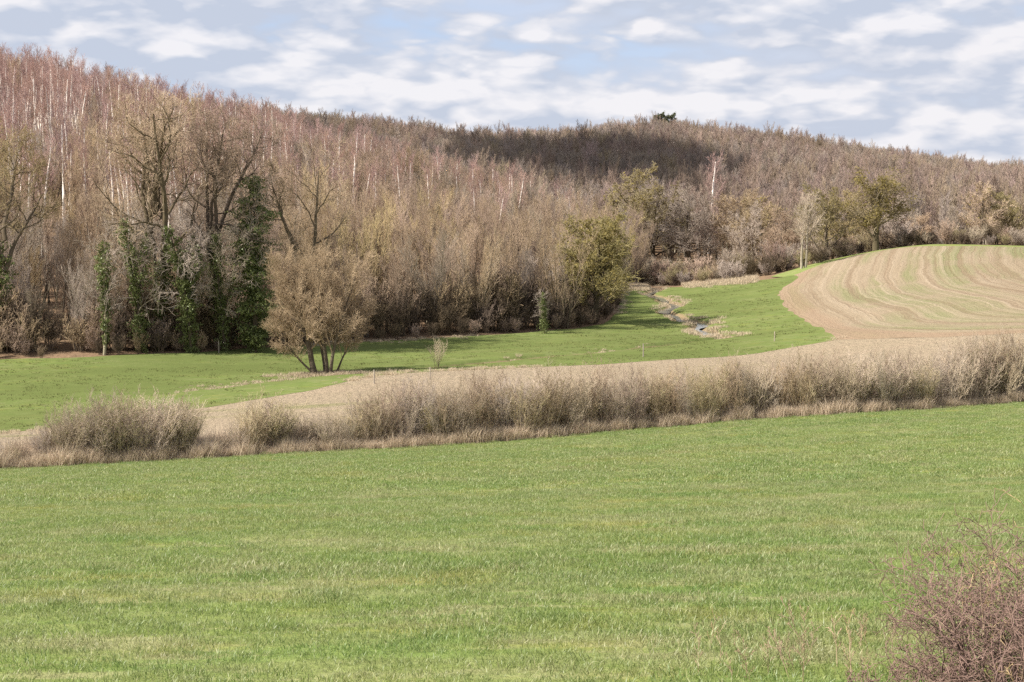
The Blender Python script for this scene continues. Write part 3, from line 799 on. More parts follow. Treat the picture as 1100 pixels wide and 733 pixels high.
pale = kind(151, [((0, 0, 0), (-.03, 0, 1), 11, .26, 8, .05, .02), ((.7, .2, 0), (.07, 0, 1), 11.5, .24, 8, .05, .02)], [
    Lv((10, 13), (.35, .98), (28, 60), (.24, .40), 5, .2, .1, .45, .3, .4, 5), Lv((8, 10), (.2, 1), (25, 55), (.3, .5), 3, .22, .08, .5, .35),
    Lv((6, 8), (.15, 1), (20, 50), (.35, .6), 3, .22, .05, .6, .45)], 'barkpale', 'grey', 1, .016)
M_clear = T(pale, 'bare_tree', 861, 258, hpx(86, 258), 'tree with two bright pale trunks at the corner of the ploughed field', group=G_VAL, clear=3, rot=0)

def clumped():
    def ex(g, r):
        P = g['pts'][2]; P = P[P[:, 2] > 3]
        cs = P[r.integers(0, len(P), 75)]
        C = np.concatenate([c + r.normal(size=(62, 3)) * r.uniform(.3, .62) for c in cs])
        V, Q = leaves(C, np.full(len(C), .15), r)
        return [('foliage', mk('foliage', V, Q, None, M['mist']))]
    return kind(161, [((0, 0, 0), (.03, 0, 1), 12, .40, 9, .07, .03), ((.3, 0, 2.5), (.35, .1, 1), 8.5, .22, 8, .1, .05)], [
        Lv((13, 15), (.16, .98), (40, 75), (.38, .58), 6, .22, .09, .45, .3, .4, 5), Lv((8, 10), (.2, 1), (28, 60), (.3, .5), 4, .25, .06, .5, .35),
        Lv((6, 8), (.15, 1), (22, 55), (.35, .6), 3, .25, .04, .6, .45)], 'bark', 'olive', 1, .02, extra=ex)
T(clumped(), 'clumped_tree', 940, 268, hpx(93, 268), 'tallest olive tree with dark leafy clumps on the brow of the ploughed field', group=G_VAL, clear=3.5, sxy=1.5)

open_polys_ = (valley_poly, field_poly, verge_poly)
G_LOW = 'bushes beyond the valley meadow'
M['red'] = bark_mat('red_twigs', (.36, .255, .20), (.28, .195, .155), var=.15)
RED = shrub(171, 5, 'red', 'thick', 34, 0, up=.05, fan=.95, rm=.022)
DRK = shrub(172, 5, 'thick', 'barkdark', 26, 0, up=.05, fan=.8, rm=.024)
for k, u, v, d, px, sxy, lab in [
    (RED, 717, 309, 280, 29, 1.25, 'round reddish bush at the head of the brook'),
    (DRK, 768, 302, 306, 27, 1.5, 'dark low thicket at the far end of the meadow'),
    (RED, 836, 293, 262, 38, .8, 'upright reddish bush left of the two pale trunks'),
    (DRK, 795, 300, 312, 24, 1.3, 'dark bush behind the pale dry grass'),
    (DRK, 905, 277, 266, 22, 1.4, 'dark bush on the field edge left of the clumped tree'),
    (DRK, 880, 283, 262, 22, 1.4, 'dark bush on the field edge right of the two pale trunks'),
    (DRK, 968, 268, 276, 22, 1.3, 'dark bush on the brow right of the clumped tree'),
    (DRK, 1040, 266, 288, 20, 1.5, 'low bush under the round tree on the field crest'),
    (DRK, 1000, 266, 288, 17, 1.6, 'low bush on the middle of the field crest')]:
    T(k, 'bush', u, d, hpx(px, d), lab, 'bush', G_LOW, sxy=sxy)
VB = [shrub(174, 5, 'grey', 'thick', 20, fan=.7, rm=.018), shrub(175, 5, 'tan', 'thick', 20, fan=.7, rm=.018), shrub(176, 5, 'thick', 'thick', 22, fan=.7, rm=.018), shrub(177, 5, 'olive', 'thick', 20, fan=.7, rm=.018)]
def along(line, step):
    L_ = np.r_[0, np.cumsum(np.linalg.norm(np.diff(line, axis=0), axis=1))]; q = np.arange(0, L_[-1], step)
    return np.c_[np.interp(q, L_, line[:, 0]), np.interp(q, L_, line[:, 1])]
for line, step, off, h0, h1 in ((far_edge, 2.2, 13, 2.4, 4.6), (far_edge, 2.6, 20, 3, 5.5), (far_edge, 2.8, 27, 3.5, 6), (far_edge, 3, 34, 3.5, 6), (field_top, 2.3, 8.5, 1.8, 3.6), (field_top, 2.6, 12, 2.6, 5.0)):
    for x, y in along(line, step):
        x += rd.uniform(-1, 1) - off * .2; y += off + rd.uniform(-1.5, 3)
        uu = 550 + F * x / y
        if not (664 < uu < 1130) or max(sdf(np.array([[x, y]]), q)[0] for q in open_polys_) > -1.2: continue
        VB[rd.choice((0, 0, 1, 2, 2, 3))].place('shrub', x, y, rd.uniform(h0, h1), rd.uniform(0, 6.28), 'low leafless shrub filling the gaps between the trees beyond the valley meadow', 'shrub', 'shrubs between the trees beyond the meadow', sxy=1.2)
gr = shrub(173, 3, 'thick', 'thick', 18, 2500, 'ivy', fan=.8, rm=.02)
T(gr, 'bush', 1094, 282, hpx(18, 282), 'dark evergreen bush behind the field crest at the right edge', 'bush', G_LOW, sxy=1.5)

# pines on the far skyline
def pine(seed):
    def ex(g, r):
        P = np.concatenate([g['pts'][1], g['pts'][2]]); C = P[r.integers(0, len(P), 2600)] + r.normal(scale=.25, size=(2600, 3))
        V, Q = leaves(C, np.full(len(C), .35), r)
        return [('foliage', mk('foliage', V, Q, None, M['pine']))]
    return kind(seed, [((0, 0, 0), (0, 0, 1), 17, .28, 8, .03, .02)], [Lv((16, 20), (.55, 1), (50, 85), (.16, .28), 4, .1, .04, .4, .4, .5, 4), Lv((5, 7), (.3, 1), (30, 60), (.3, .5), 2, .2, .02, .6, .5)], 'bark', 'bark', 1, .03, extra=ex)
PN = pine(181)
for u, d, lab in ((708, 690, 'left pine of the two dark pines on the far skyline'), (720, 700, 'right pine of the two dark pines on the far skyline')):
    T(PN, 'pine_tree', u, d, 18, lab, 'tree', 'pines on the far skyline')

# ------------------------------------------------------------------ the wood on the hillside
def spots(sp, x0, x1, y0, y1, seed):
    r = np.random.default_rng(seed)
    xs = np.arange(x0, x1, sp); ys = np.arange(y0, y1, sp)
    X, Y = np.meshgrid(xs, ys); X[1::2] += sp / 2
    return np.c_[X.ravel(), Y.ravel()] + r.uniform(-.42, .42, (X.size, 2)) * sp

open_polys = (verge_poly, valley_poly, field_poly, stub_poly, near_poly)
def clear_mask(P, margin):
    ok = np.ones(len(P), bool)
    for q in open_polys: ok &= sdf(P, q) < -margin
    for x, y, c in taken: ok &= np.hypot(P[:, 0] - x, P[:, 1] - y) > c
    return ok
def uof(P): return 550 + F * P[:, 0] / P[:, 1]

HW = spots(4.3, -230, 60, 145, 420, 5)
HW = HW[clear_mask(HW, 2.5)]
u = uof(HW); zz = terr0(HW[:, 0], HW[:, 1])
# left hill: everything nearer than the side valley behind its ridge
ridge_d = np.interp(u, [-300, 0, 200, 340, 450, 550, 640, 700], [400, 400, 395, 400, 380, 350, 325, 300])
keep = (HW[:, 1] < ridge_d) & (u < 690) & (u > -260)
HW, u, zz = HW[keep], u[keep], zz[keep]
de = np.minimum(np.abs(sdf(HW, valley_poly)), 400)
high = np.interp(de + vnoise(HW[:, 0] / 25, HW[:, 1] / 25, 31) * 50, [28, 62, 110], [0, .6, .88])
rr = rng.uniform(size=len(HW))
isb = rr < high
order = np.argsort(HW[:, 1])
vis = (u > -30) & (u < 1130)
nb = npole = 0
mass = {'P': [], 'S': [], 'R': [], 'I': []}
SRC = BIRCH + POLES
for i in order:
    x, y = HW[i]; z = zz[i]
    if isb[i] and rd.random() < .18: continue
    rot = rd.uniform(0, 6.28)
    if isb[i]:
        k = rd.randrange(len(BIRCH)); H = rd.uniform(12.5, 17.5)
        if vis[i] and nb < 290 and rd.random() < .8:
            nb += 1
            BIRCH[k].place('birch', x, y, H, rot, 'slender pale-trunked birch with reddish twigs among the birches on the left hillside', 'tree', 'birches on the wooded hillside', z=z)
            continue
        s = H / BIRCH[k].H
    else:
        tone = vnoise([x / 18], [y / 18], 77)[0]
        k = rd.choice([0, 1, 5, 3, 3] if tone > .08 else ([2, 6, 4, 7, 0] if tone < -.1 else list(range(8))))
        H = rd.uniform(8.5, 15.5) * float(np.interp(de[i], [0, 6, 14], [.72, .9, 1.0]))
        if vis[i] and npole < 290:
            npole += 1
            POLES[k].place('bare_tree', x, y, H, rot, 'thin-stemmed leafless tree in the dense brown wood on the left hillside', 'tree', 'bare trees in the hillside wood', z=z)
            continue
        s = H / POLES[k].H; k += len(BIRCH)
    mass['P'].append((x, y, z - .06)); mass['S'].append(s); mass['R'].append((0, 0, rot)); mass['I'].append(k)
scatter('hillside_woodland', mass['P'], mass['S'], mass['R'], mass['I'], [k.source() for k in SRC])
print('hill wood', len(HW), 'birch', nb, 'bare', npole, 'mass', len(mass['P']))

# undergrowth along the foot of the wood
G_UND = 'undergrowth along the foot of the wood'
acc = 0; n = 0
we = smooth(wood_edge, 1)
L = np.r_[0, np.cumsum(np.linalg.norm(np.diff(we, axis=0), axis=1))]
for row, (off, sp, h0, h1) in enumerate(((1.0, 2.0, 1.4, 2.8), (2.6, 2.2, 3.0, 5.0), (4.6, 2.0, 4.5, 7.6))):
    for s in np.arange(0, L[-1], sp):
        s += rd.uniform(-.5, .5)
        x = np.interp(s, L, we[:, 0]); y = np.interp(s, L, we[:, 1])
        x2 = np.interp(s + 1, L, we[:, 0]); y2 = np.interp(s + 1, L, we[:, 1])
        t = np.array([x2 - x, y2 - y]); t /= np.linalg.norm(t) + 1e-9
        nx, ny = t[1], -t[0]                      # away from the meadow
        o_ = off + rd.uniform(-.5, 1.2)
        px, py = x + nx * o_, y + ny * o_
        uu = 550 + F * px / py
        if uu < -40 or uu > 700 or sdf(np.array([[px, py]]), valley_poly)[0] > -.3: continue
        if 45 < uu < 100 and rd.random() < .75: continue     # the gap where the bank shows
        k = THICK[rd.choice((0, 1, 2, 0, 2, 3) if uu > 330 else (1, 1, 3, 0, 2, 3))]
        k.place('shrub', px, py, rd.uniform(h0, h1), rd.uniform(0, 6.28), 'dark tangled shrub in the undergrowth at the foot of the wood', 'shrub', G_UND, sxy=1.15); n += 1
print('undergrowth', n)

# far wood
FW = spots(4.6, -260, 420, 285, 830, 6)
FW = FW[clear_mask(FW, 3)]
u = uof(FW)
rdg = np.interp(u, [-100, 0, 200, 340, 450, 550, 640, 700], [400, 400, 395, 400, 380, 350, 325, 300])
front = np.interp(u, [640, 690, 760, 850, 870, 1100], [330, 345, 352, 335, 305, 312])
ok = (FW[:, 1] > np.where(u < 690, rdg, front)) & (u > -60) & (u < 1160)
FW, u = FW[ok], u[ok]
zz = terr0(FW[:, 0], FW[:, 1])
tone = vnoise(FW[:, 0] / 40, FW[:, 1] / 60, 41) + rng.normal(scale=.22, size=len(FW))
ix = np.where(tone > .22, rng.choice([3, 4, 0], len(FW)), np.where(tone < -.12, rng.choice([1, 2, 6, 5], len(FW)), rng.choice([0, 1, 2, 4, 6], len(FW))))
Hs = rng.uniform(11, 15.5, len(FW)) * np.interp(vnoise(FW[:, 0] / 30, FW[:, 1] / 30, 44), [-.5, .5], [.84, 1.14])
Hs = np.where(rng.uniform(size=len(FW)) < .02, Hs * 1.12, Hs)
Hs *= np.interp(FW[:, 1], [285, 360], [.75, 1.0])
rot = np.c_[np.zeros(len(FW)), np.zeros(len(FW)), rng.uniform(0, 6.28, len(FW))]
scatter('far_woodland', np.c_[FW, zz - .1], Hs / 13.4, rot, ix, [k.source() for k in FAR])
print('far wood', len(FW))

# ------------------------------------------------------------------ hedge between the near meadow and the stubble
G_H = 'shrubs of the hedge below the near meadow'
hl = hedge; HLs = np.r_[0, np.cumsum(np.linalg.norm(np.diff(hl, axis=0), axis=1))]
hu = uof(hl)
def hedge_at(u_, back):
    s = np.interp(u_, hu, HLs); x = np.interp(s, HLs, hl[:, 0]); y = np.interp(s, HLs, hl[:, 1])
    return x, y + back
special = [(95, 1.3, 2.2, 2, 'low greyish shrub left of the leafy hedge clump'), (160, 1.0, 3.1, 4, 'dense hedge shrub with budding leaves at the left clump of the hedge'),
           (277, 1.0, 3.0, 4, 'rounded bushy shrub standing apart in the gap of the hedge'), (1070, 1.5, 3.5, 4, 'tallest hedge shrub at the right edge')]
for u_, b_, H, k, lab in special:
    x, y = hedge_at(u_, b_)
    HEDGE[k].place('hedge_shrub', x, y, H, rd.uniform(0, 6.28), lab, 'shrub', G_H, sxy=1.25)
n = 0
for u_ in np.arange(-25, 1130, 13.0):
    for row in range(2):
        uu = u_ + rd.uniform(-6, 6) + row * 4
        hh = np.interp(uu, [-20, 30, 60, 120, 190, 200, 240, 250, 300, 320, 390, 420, 560, 700, 850, 950, 1010, 1050, 1110], [1.5, 1.7, 2.9, 3.3, 3.0, 1.0, 1.0, 2.6, 2.6, 2.0, 2.5, 3.2, 3.3, 3.2, 3.2, 3.0, 3.0, 3.7, 3.8])
        if hh < 1.4 and rd.random() < .6: continue
        x, y = hedge_at(uu, .7 + row * 1.3 + rd.uniform(-.4, .4))
        k = HEDGE[rd.choice((0, 0, 1, 2, 3, 3, 5, 4) if uu > 390 else (0, 1, 2, 2, 5, 4))]
        k.place('hedge_shrub', x, y, hh * rd.uniform(.72, 1.05), rd.uniform(0, 6.28), 'thin-stemmed bare shrub in the hedge below the near meadow', 'shrub', G_H); n += 1
print('hedge', n)

# ------------------------------------------------------------------ dry grass, grass
def blades(n, rad, h, w, seed, mat, lean=.5, droop=.3):
    r = np.random.default_rng(seed)
    q = np.sqrt(r.uniform(0, 1, n)) * rad; a = r.uniform(0, 6.283, n)
    B = np.c_[np.cos(a) * q, np.sin(a) * q, np.full(n, -.01)]
    hh = h * r.uniform(.45, 1.15, n); la = r.uniform(0, 6.283, n); le = r.uniform(0, lean, n) * hh
    D = np.c_[np.cos(la) * le, np.sin(la) * le, hh]
    fa = r.uniform(0, 6.283, n); Wd = np.c_[np.cos(fa), np.sin(fa), np.zeros(n)] * (w * r.uniform(.6, 1.3, n))[:, None]
    Mid = B + D * .55; Tip = B + D + np.c_[np.cos(la), np.sin(la), np.full(n, -.5)] * (droop * hh * r.uniform(0, 1, n))[:, None]
    V = np.stack([B - Wd / 2, B + Wd / 2, Mid + Wd * .42, Mid - Wd * .42, Tip + Wd * .08, Tip - Wd * .08], 1).reshape(-1, 3)
    i = np.arange(n)[:, None] * 6
    Q = np.concatenate([i + np.array([[0, 1, 2, 3]]), i + np.array([[3, 2, 4, 5]])])
    me = mk('tuft', V, Q, None, M[mat]); fattr(me, 'rnd', np.repeat(r.uniform(0, 1, n), 6))
    return bpy.data.objects.new('tuft', me)

NG = [blades(260, .30, .048, .0055, s, 'blade', .9, .5) for s in (201, 202, 203)]
MG = [blades(210, .42, .05, .010, s, 'blade', .9, .5) for s in (211, 212, 213)]
TG = [blades(110, .16, .12, .007, s, 'blade', .8, .6) for s in (221, 222)]
def fan_points(d0, d1, sp, seed, mar=1.15):
    r = np.random.default_rng(seed); out = []
    area_side = d1 * .65 * mar + 6
    xs = np.arange(-area_side / 2, area_side / 2, sp); ys = np.arange(d0, d1, sp)
    X, Y = np.meshgrid(xs, ys); P = np.c_[X.ravel(), Y.ravel()] + r.uniform(-.5, .5, (X.size, 2)) * sp
    P = P[np.abs(P[:, 0]) < P[:, 1] * .325 * mar + 2.5]
    return P[sdf(P, near_poly) > -.25]
def grass(name, parts):
    Ps, Ss, Rs, Is, srcs = [], [], [], [], []
    for P, srcs_k, smin, smax in parts:
        n_ = len(P); tall = np.interp(vnoise(P[:, 0] / 1.3, P[:, 1] / .8, 51) + .6 * vnoise(P[:, 0] / 4, P[:, 1] / 2, 52), [-.5, .5], [.75, 1.2])
        Ps.append(np.c_[P, terr(P[:, 0], P[:, 1]) + .012]); Ss.append(rng.uniform(smin, smax, n_) * tall)
        Rs.append(np.c_[rng.normal(scale=.06, size=n_) - .12, rng.normal(scale=.06, size=n_), rng.uniform(0, 6.28, n_)])
        Rs[-1][:, :2] = rng.normal(scale=.08, size=(n_, 2))
        Is.append(rng.integers(0, len(srcs_k), n_) + len(srcs)); srcs += srcs_k
    scatter(name, np.concatenate(Ps), np.concatenate(Ss), np.concatenate(Rs), np.concatenate(Is), srcs, 'short green meadow grass covering the near slope', 'grass')
    print(name, sum(len(p[0]) for p in parts))
A = fan_points(5, 30, .27, 301); B_ = fan_points(30, 76, .42, 302); Tf = fan_points(5, 40, .9, 303)
Tf = Tf[vnoise(Tf[:, 0] / 2.2, Tf[:, 1] / 1.2, 55) > .31]
grass('meadow_grass', [(A, NG, .8, 1.2), (B_, MG, .8, 1.25), (Tf, TG, .7, 1.2)])

DG = [blades(90, .35, .75, .015, s, 'hstraw', .55, .35) for s in (231, 232, 233)]
SG = [blades(60, .5, .35, .03, s, 'pale', .7, .4) for s in (241, 242)]
Ps, Ss = [], []
r = np.random.default_rng(77)
for u_ in np.arange(-40, 1140, .9):
    for _ in range(4):
        b_ = abs(r.normal(0, 2.3)) - .1
        uu = u_ + r.uniform(-1, 1); x, y = hedge_at(uu, b_); Ps.append((x, y)); Ss.append(r.uniform(.3, .85) * (.65 + .9 * float(vnoise([uu / 14], [b_], 83)[0] + .5)) + (.8 * r.random() if b_ > 1.2 else 0) * (1.0 if uu > 300 else .75))
Ps = np.array(Ps); n1 = len(Ps)
scatter('dry_grass', np.c_[Ps, terr(Ps[:, 0], Ps[:, 1])], Ss, np.c_[r.normal(scale=.1, size=(n1, 2)), r.uniform(0, 6.28, n1)], r.integers(0, 3, n1), DG, 'tall straw-coloured dry grass along the foot of the hedge', 'grass')

VT = [blades(30, .5, .11, .05, s, 'vblade', .8, .5) for s in (251, 252, 253)]
q_ = spots(1.35, -75, 80, 98, 305, 91); q_ = q_[(sdf(q_, valley_poly) > .2) & (np.abs(uof(q_) - 550) < 640)]
q_ = q_[vnoise(q_[:, 0] / 9, q_[:, 1] / 5, 93) + .8 * vnoise(q_[:, 0] / 2.5, q_[:, 1] / 2, 94) > -.12]
n1 = len(q_)
scatter('pasture_tufts', np.c_[q_, terr(q_[:, 0], q_[:, 1])], r.uniform(.6, 1.5, n1), np.c_[np.zeros((n1, 2)), r.uniform(0, 6.28, n1)], r.integers(0, 3, n1), VT, 'tufts of coarser grass scattered over the valley meadow', 'grass')
# dry grass by the brook, at the head of the meadow, under the willow, along the ditch
Ps, Ss = [], []
for line, n_, sd, s0, s1 in ((brook, 900, 1.1, .35, 1.35), (far_edge, 2600, 2.0, .8, 1.9)):
    k = r.uniform(0, len(line) - 1.01, n_); i = k.astype(int); f = (k - i)[:, None]
    P = line[i] * (1 - f) + line[i + 1] * f
    off = r.normal(scale=sd, size=(n_, 2))
    if line is brook:
        t = np.gradient(line, axis=0)[i]; t /= np.linalg.norm(t, axis=1, keepdims=True)
        off = np.c_[-t[:, 1], t[:, 0]] * (r.choice([-1, 1], n_) * (.45 + np.abs(r.normal(scale=.8, size=n_))))[:, None]
    else: off[:, 1] = np.abs(off[:, 1]) * 4 - 1
    P = P + off; sz = r.uniform(s0, s1, n_)
    if line is far_edge: m_ = (uof(P) < 812) & (np.abs(uof(P) - 722) > 14)
    else: m_ = vnoise(k / 2.2, k * 0 + np.sign(off[:, 0]), 61) > -.05
    Ps.append(P[m_]); Ss.append(sz[m_])
for line, n_, sd in ((low_edge, 700, .7), (ditch, 500, .9), (wood_edge, 700, .6)):
    k = r.uniform(0, len(line) - 1.01, n_); i = k.astype(int); f = (k - i)[:, None]
    P = line[i] * (1 - f) + line[i + 1] * f + r.normal(scale=sd, size=(n_, 2))
    P = P[vnoise(k / 3.1, k * 0, 66) > -.1]; Ps.append(P); Ss.append(r.uniform(.3, .9, len(P)))
P = np.array([[xw + r.normal(1.5, 2.0), yw + r.normal(-.2, .5)] for _ in range(120)]); Ps.append(P); Ss.append(r.uniform(.5, 1.2, 120))
Ps = np.concatenate(Ps); Ss = np.concatenate(Ss); n1 = len(Ps)
scatter('rough_grass', np.c_[Ps, terr(Ps[:, 0], Ps[:, 1])], Ss, np.c_[np.zeros((n1, 2)), r.uniform(0, 6.28, n1)], r.integers(0, 2, n1), SG, 'pale rough grass beside the brook and at the head of the valley meadow', 'grass')

# ------------------------------------------------------------------ bramble in the near right corner and dry weeds
M['straw2'] = bark_mat('dry_seed_heads', (.46, .35, .24), (.30, .20, .14), var=.2, nscale=8)
def bramble(seed, n, rx, ry, H):
    q = random.Random(seed); st = []
    for i in range(n):
        a = q.uniform(0, 6.28); t = math.sqrt(q.random()); x, y = math.cos(a) * rx * t, math.sin(a) * ry * t
        b = q.uniform(0, 6.28); f = q.uniform(.1, .9)
        st.append(((x, y, 0), (math.cos(b) * f, math.sin(b) * f, 1), H * q.uniform(.7, 1.3) * (1.1 - .6 * t), .0062, 9, .22, -.07 * q.random()))
    return kind(seed, st, [
        Lv((6, 9), (.2, .98), (25, 75), (.2, .42), 5, .35, .0, .6, .5, .2),
        Lv((4, 6), (.15, 1), (30, 75), (.3, .6), 3, .4, .0, .7, .6),
        Lv((1, 2), (.2, 1), (30, 70), (.4, .7), 2, .4, 0, .8, .7)], 'cane', 'bramble', 1, .0017, tn='canes', cn='twigs')
bb = bramble(401, 320, 1.4, 1.0, 1.15)
bb.place('bramble_bush', 3.92, 8.4, bb.H * 1.1, 0, 'dense tangle of leafless reddish bramble canes in the near right corner', 'bramble')
b2 = bramble(402, 34, .55, .4, .42)
b2.place('bramble_bush', 2.4, 8.5, b2.H, 0, 'low sparse patch of bramble canes left of the dense bramble tangle', 'bramble')

b3 = bramble(403, 12, .8, .5, 1.15)
for sl in (0,):
    for _, me_ in b3.parts: me_.materials[0] = M['straw2']
b3.place('bramble_bush', 3.1, 8.7, b3.H, 1.0, 'a few pale dry canes arching out of the dense bramble tangle', 'bramble')
def weed(seed, H, mat='straw'):
    q = random.Random(seed)
    k = kind(seed, [((0, 0, 0), (q.uniform(-.25, .25), q.uniform(-.1, .1), 1), H, .004, 6, .08, .0)], [Lv((4, 6), (.4, 1), (20, 45), (.15, .3), 3, .15, .05, .7, .5), Lv((5, 7), (.4, 1), (20, 60), (.15, .3), 2, .2, .05, .8, .8)], 'straw', 'straw2', 1, .0018, tn='stalk', cn='seed_head')
    return k
for i, (u_, d, H, lab) in enumerate([(858, 9.6, .34, 'short dry weed with a brown head at the bottom edge of the meadow'), (925, 9.2, .5, 'dry weed stalk left of the bramble tangle'),
                                    (1018, 10.4, .45, 'dry weed stalk rising in front of the upper end of the bramble'), (778, 9.8, .38, 'thin dry weed stalk furthest left of the bramble'),
                                    (965, 10.2, .40, 'slanting dry weed stalk between the two bramble patches')]):
    x, y = at(u_, d); weed(420 + i, H).place('dry_weed', x, y, H, rd.uniform(0, 6.28), lab, 'weed', 'dry weeds by the bramble')

WD = [weed(440 + i, .4) for i in range(4)]
for i in range(26):
    u_ = rd.uniform(745, 965); d = rd.uniform(9.0, 10.6); x, y = at(u_, d)
    WD[i % 4].place('dry_weed', x, y, rd.uniform(.16, .42), rd.uniform(0, 6.28), 'thin dry weed stalk among the grass to the left of the brambles', 'weed', 'dry weeds by the bramble')
# ------------------------------------------------------------------ stakes in the valley meadow
def stake(H, rad):
    r_ = [rad, rad * 1.02, rad * .95, rad * .9, rad * .25]; zs = [-.25, .1, H * .6, H - rad * 1.2, H]
    P = np.array([[(0.012 * math.sin(z * 3), .01 * math.cos(z * 2), z) for z in zs]])
    return mk('stake', *tubes(P, np.array([r_]), 7), None, M['post'], True)
for u_, v_, H, lab in [(691, 384, 1.7, 'pale wooden stake in the meadow below the brook'), (832, 367, 1.3, 'small stake near the inner corner of the ploughed field'), (402, 413, 1.5, 'stake in front of the meadow to the right of the willow'),
                       (462, 406, 1.1, 'short stake below the small meadow bush'), (736, 305, 2.0, 'left post of the three pale posts at the meadow head'), (742, 304.5, 2.1, 'middle post of the three pale posts at the meadow head'),
                       (748, 304, 2.2, 'right post of the three pale posts at the meadow head'), (235, 380, 1.6, 'grey post at the foot of the wood below the ivy trees')]:
    x, y = xy_hit(u_, v_, 75)
    o = link('stake', stake(H * .8, .055 if v_ > 310 else .12)); o.location = (x, y, tz(x, y)); tag(o, lab, 'post', 'stakes in the valley')

# ------------------------------------------------------------------ cloud that shades part of the far hill
S3 = np.array([SUN_AZ[0] * math.cos(SUN_EL), SUN_AZ[1] * math.cos(SUN_EL), math.sin(SUN_EL)]); S3 /= np.linalg.norm(S3)
def cloud(cx, cy, cz, rx, ry, rz, dens, seed, hgt=420):
    n, mth = 40, 24
    th = np.arange(n) * 2 * math.pi / n; ph = np.linspace(0.0, math.pi, mth)
    V = []
    q = np.random.default_rng(seed); kx = q.uniform(0, 6, 6)
    for p in ph:
        for t in th:
            s = 1 + .18 * math.sin(2 * t + kx[0]) * math.sin(p) + .14 * math.sin(3 * t + kx[1] + 2 * p) * math.sin(p) + .08 * math.sin(5 * t + kx[2])* math.sin(p) ** 2
            V.append((math.cos(t) * math.sin(p) * rx * s, math.sin(t) * math.sin(p) * ry * s, math.cos(p) * rz * (1 if p < 1.57 else .5)))
    V = np.array(V); I = np.arange(n * mth).reshape(mth, n)
    Q = np.stack([I[:-1], I[1:], np.roll(I[1:], -1, 1), np.roll(I[:-1], -1, 1)], -1).reshape(-1, 4)
    m, nt, out = NT('cloud_vapour'); b = NB(nt)
    vs = b.n('ShaderNodeVolumeScatter', {'Color': (.99, .99, 1, 1), 'Density': dens, 'Anisotropy': .3})
    nt.links.new(vs.outputs[0], out.inputs['Volume'])
    g = np.array([cx, cy, cz]); t = (hgt - cz) / S3[2]
    o = link('cloud', mk('cloud', V, Q, None, m, True)); o.location = tuple(g + S3 * t)
    tag(o, kind='stuff')
cx, cy = at(632, 520)
cloud(cx, cy, tz(cx, cy) + 8, 54, 95, 26, .07, 5)

# ------------------------------------------------------------------ light, sky, camera
w = bpy.data.worlds.new('World'); SC.world = w; w.use_nodes = True
nt = w.node_tree; nt.nodes.clear(); b = NB(nt)
SKY = 0.11
sky = b.n('ShaderNodeTexSky', sky_type='NISHITA', sun_disc=False, sun_elevation=SUN_EL, sun_rotation=math.atan2(SUN_AZ[0], SUN_AZ[1]) % (2 * math.pi), air_density=1.0, dust_density=1.2, ozone_density=1.5, altitude=100)
dirv = b.n('ShaderNodeTexCoord').outputs['Generated']
def cl(off, sc, det=8, rough=.52):
    v = b.n('ShaderNodeMapping', {'Vector': dirv, 'Location': off, 'Scale': sc}).outputs[0]
    return b.noise(v, 1.0, det, rough, .1)
def puffs(o):                                # low noise for the masses, fractal cells for the cauliflower edges
    v = b.n('ShaderNodeMapping', {'Vector': dirv, 'Location': o, 'Scale': (8.2, 8.2, 23)}).outputs[0]
    base = b.noise(v, .48, 4, .55)
    warp = b.n('ShaderNodeVectorMath', {0: v, 1: b.n('ShaderNodeVectorMath', {0: b.n('ShaderNodeTexNoise', {'Vector': v, 'Scale': 3.0, 'Detail': 4.0}).outputs['Color'], 'Scale': .35}, operation='SCALE').outputs[0]}, operation='ADD').outputs[0]
    vo = b.n('ShaderNodeTexVoronoi', {'Vector': warp, 'Scale': 2.1, 'Detail': 2.0, 'Roughness': .5}, feature='F1').outputs['Distance']
    return b.math('SUBTRACT', b.math('MULTIPLY_ADD', base, 1.7, -.22), b.math('MULTIPLY', vo, .40))
O_ = (5.3, 2.2, 1.4)
n0 = puffs(O_); n1 = puffs((O_[0] - .10, O_[1], O_[2] + .22))
cov = b.ramp(n0, -.04, .16)
lit = b.math('MULTIPLY', b.ramp(b.math('SUBTRACT', n0, n1), -.10, .16), b.ramp(n0, -.02, .26))
veil = b.ramp(cl((1.1, 4.0, 2.0), (3.5, 3.5, 26), 5), .35, .65)
grey = (2.4, 2.62, 3.1); white = (3.95, 3.85, 3.92)
cc = b.mix(lit, grey, white)
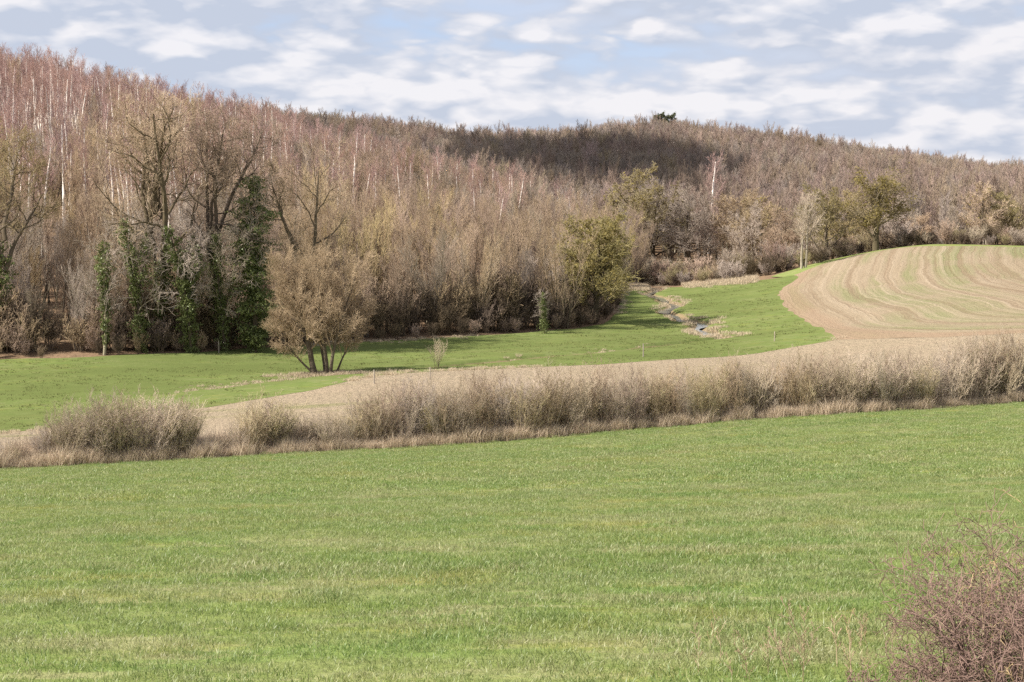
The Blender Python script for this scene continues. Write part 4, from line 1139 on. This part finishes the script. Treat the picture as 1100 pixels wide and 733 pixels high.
blue = b.mix(.8, sky.outputs[0], (1.95, 2.4, 3.4))
blue = b.mix(b.math('MULTIPLY', veil, .85), blue, (2.75, 2.95, 3.45))
final = b.mix(b.math('MULTIPLY', cov, .88), blue, cc)
bg = b.n('ShaderNodeBackground', {'Color': final, 'Strength': SKY})
ow = nt.nodes.new('ShaderNodeOutputWorld'); nt.links.new(bg.outputs[0], ow.inputs[0])

sun = bpy.data.lights.new('sun', 'SUN'); sun.energy = 4.9; sun.angle = R(.55); sun.color = (1.0, .94, .84)
so = bpy.data.objects.new('sun', sun); COL.objects.link(so); so.location = (-60, -20, 80)
from mathutils import Vector
so.rotation_euler = Vector(S3).to_track_quat('Z', 'Y').to_euler()

cam = bpy.data.cameras.new('camera'); cam.sensor_width = 36; cam.lens = 36 * F / 1100; cam.clip_end = 20000; cam.clip_start = .1
co = bpy.data.objects.new('camera', cam); COL.objects.link(co); co.location = (0, 0, EYE); co.rotation_euler = (math.pi / 2 - PITCH, 0, 0)
SC.camera = co

HAZE = 0.0            # the air is clear enough here that nothing fades to blue
if HAZE:
    m, nt, out = NT('haze_air'); b = NB(nt)
    pv = b.n('ShaderNodeVolumePrincipled', {'Color': (.80, .87, 1.0, 1), 'Density': HAZE, 'Anisotropy': .2})
    nt.links.new(pv.outputs[0], out.inputs['Volume'])
    x0, x1, y0, y1, z0, z1 = -4000, 4000, -400, 5000, -60, 75
    V = [(x, y, z) for z in (z0, z1) for y in (y0, y1) for x in (x0, x1)]
    Q = [(0, 2, 3, 1), (4, 5, 7, 6), (0, 1, 5, 4), (2, 6, 7, 3), (0, 4, 6, 2), (1, 3, 7, 5)]
    tag(link('haze', mk('haze', V, Q, None, m)), kind='stuff')

SC.view_settings.view_transform = 'Standard'; SC.view_settings.look = 'None'
SC.view_settings.exposure = 1.12; SC.view_settings.gamma = 1; SC.view_settings.use_curve_mapping = False
SC.cycles.max_bounces = 5; SC.cycles.diffuse_bounces = 4; SC.cycles.transparent_max_bounces = 8; SC.cycles.volume_bounces = 1
SC.cycles.use_denoising = False
